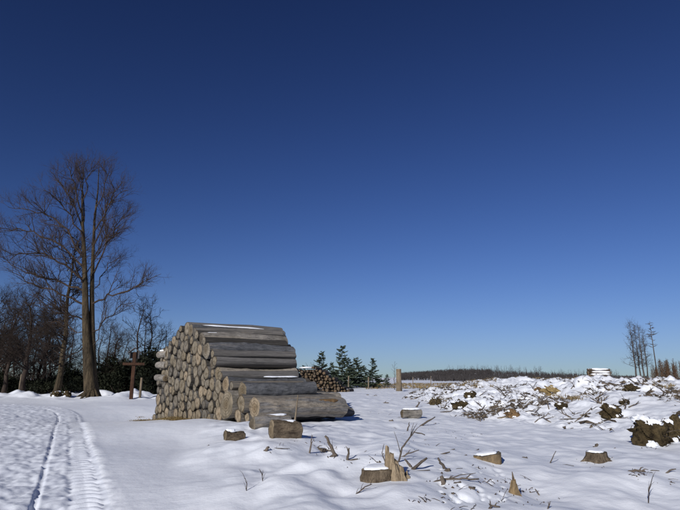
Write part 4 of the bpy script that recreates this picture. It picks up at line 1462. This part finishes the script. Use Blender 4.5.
for i, (px, y0, y1, lab) in enumerate(((348.5, 388, 376, 'pale fence post left of the high stump, before the spruces'), (368.5, 388, 377, 'pale fence post between the two right-hand spruces'), (413, 385, 377, 'first thin fence post right of the high stump'), (431, 385, 376, 'second thin fence post right of the high stump'))):
    Y = 78.0
    p = at(px, y0, Y); g = gz(p[0], Y); q = at(px, y1, Y)
    mb = MB(); mb.tube([(0, 0, -.2), (0, 0, (q[2] - g) * .5), (.02, 0, q[2] - g)], [.10, .09, .085] if i < 2 else [.06, .055, .05], 7, rough=.08, rnd=ru)
    tag(mb.build('fence_post', M['post'], loc=(p[0], Y, g)), lab, 'post', 'posts along the far fence line')
sap = meshes_of(bare_tree_mesh(3.5, .04, 90, .02, .2, .28, 14, .8, 1, .012), M['far'], M['far'])
for i, (px, Y) in enumerate(((393, 74), (312, 80), (308, 82), (315, 83))):
    place_tree('bare_sapling', sap, None, px, Y, 'thin bare sapling just left of the high stump' if i == 0 else 'thin bare sapling above the far log stack', 'saplings near the young spruces', i, 1.0)

# ------------------------------------------------------------------ dead trees and larches on the right
def dead_conifer(h, seed, nb=46, lmax=.16, start=.3, r=.10):
    rnd = random.Random(seed)
    tk = MB(); cr = MB()
    ln = rnd.uniform(-.02, .02)
    tk.tube([(0, 0, -.2), (ln * h * .5, 0, h * .5), (ln * h, 0, h)], [r, r * .7, .02], 7)
    for i in range(nb):
        u = start + (1 - start) * rnd.random()
        a = rnd.uniform(0, 6.28)
        l = h * lmax * (1.25 - u) * rnd.uniform(.4, 1.2)
        d = np.array([math.cos(a), math.sin(a), rnd.uniform(-.1, .45)])
        p = np.array([ln * h * u, 0, h * u])
        e = p + d * l; m = p + d * l * .5 - np.array([0, 0, .06 * l])
        cr.tube([p, m, e], [.036, .028, .016], 4, cap=False)
        for q in range(8):
            f = rnd.uniform(.25, 1)
            s0 = p + (e - p) * f
            dd = d + np.array([rnd.uniform(-.9, .9), rnd.uniform(-.9, .9), rnd.uniform(-.4, .6)])
            cr.tube([s0, s0 + dd * l * .35], [.014, .007], 3, cap=False)
    return tk.mesh('trunk', [M['dead']]), cr.mesh('crown', [M['dead']])
dcs = [meshes_of(bare_tree_mesh(9, .11, 91, .01, .25, .15, 34, 1.5, 2, .022, .45, .003), M['dead'], M['dead']), meshes_of(bare_tree_mesh(9, .12, 92, -.01, .2, .17, 36, 1.6, 2, .022, .4, .003), M['dead'], M['dead']), dead_conifer(9, 93, 36, .17, .55)]
for i, (px, ytop, Y, v, lab) in enumerate(((629, 323, 80, 1, 'leftmost of the dead trees on the right skyline'), (633, 325, 81, 0, 'second dead tree from the left on the right skyline'), (636.5, 326, 79, 1, 'third dead tree from the left on the right skyline'), (640, 330, 82, 0, 'fourth dead tree from the left, in the dense clump'), (649.5, 321, 80, 2, 'lone dead tree standing right of the dense dead clump'))):
    x = (px - 340) / FPX * Y
    g = gz(x, Y)
    s = (at(px, ytop, Y)[2] - g) / 9.0
    t = thing('dead_tree', lab, 'tree', (x, Y, g), i * 2.0, 'dead trees on the right skyline')
    t.scale = (s, s, s)
    link('trunk', dcs[v][0], t); link('crown', dcs[v][1], t)
lar = [meshes_of(bare_tree_mesh(3.6, .05, 95 + k, .0, .05, .24, 44, 2.0, 1, .02, .8), M['larch'], M['larch']) for k in range(3)]
rl = random.Random(6)
for i in range(120):
    px = rl.uniform(647, 720); Y = rl.uniform(76, 96)
    if i < 50: px = rl.uniform(643, 690); Y = rl.uniform(74, 80)
    s = rl.uniform(.6, .9) * (0.75 if px < 652 else 1.0) * (Y / 82)
    place_tree('young_larch', lar[i % 3], None, px, Y, 'reddish-brown young bare larch in the thicket at the right edge', 'young larches at the right edge', rl.uniform(0, 6), s)

# ------------------------------------------------------------------ far trees
fm = [meshes_of(bare_tree_mesh(6, .10, 110 + k, .0, .1, .34, 20, .8, 1, .07), M['far'], M['far']) for k in range(3)]
rfz = random.Random(12)
for i in range(170):
    px = rfz.uniform(440, 612); Y = rfz.uniform(250, 330)
    s = rfz.uniform(.5, .95) * (1.0 if px < 545 else .8)
    place_tree('far_tree', fm[i % 3], None, px, Y, 'tiny bare tree in the far row along the horizon behind the brash bank', 'far bare trees along the horizon', rfz.uniform(0, 6), s)
mb = MB()
for i in range(1800):
    px = 398 + 90 * rfz.random() ** 1.2; Y = rfz.uniform(240, 380)
    x = (px - 340) / FPX * Y
    z = gz(x, Y); h_ = rfz.uniform(1.4, 3.0)
    p = np.array([x, Y, z])
    mb.tube([p, p + np.array([rfz.gauss(0, .2), 0, h_])], [.10, .03], 3, cap=False)
    for q in range(6):
        s0 = p + np.array([0, 0, h_ * rfz.uniform(.2, .85)])
        mb.tube([s0, s0 + np.array([rfz.gauss(0, .7), rfz.gauss(0, .7), rfz.uniform(.2, .9)])], [.07, .03], 3, cap=False)
for i in range(4200):
    px = rfz.uniform(430, 640); Y = rfz.uniform(200, 330)
    x = (px - 340) / FPX * Y
    z = gz(x, Y); h_ = rfz.uniform(.8, 2.6) * (1 - .5 * sstep(540, 620, px))
    p = np.array([x, Y, z])
    mb.tube([p, p + np.array([rfz.gauss(0, .3), 0, h_])], [.14, .05], 3, cap=False)
    mb.tube([p, p + np.array([rfz.gauss(0, .7), rfz.gauss(0, .7), h_ * .8])], [.08, .03], 3, cap=False)
tag(mb.build('far_wood', M['far'], smooth=False), 'far brown wood and scrub on the low rise along the skyline', None, None, 'stuff')
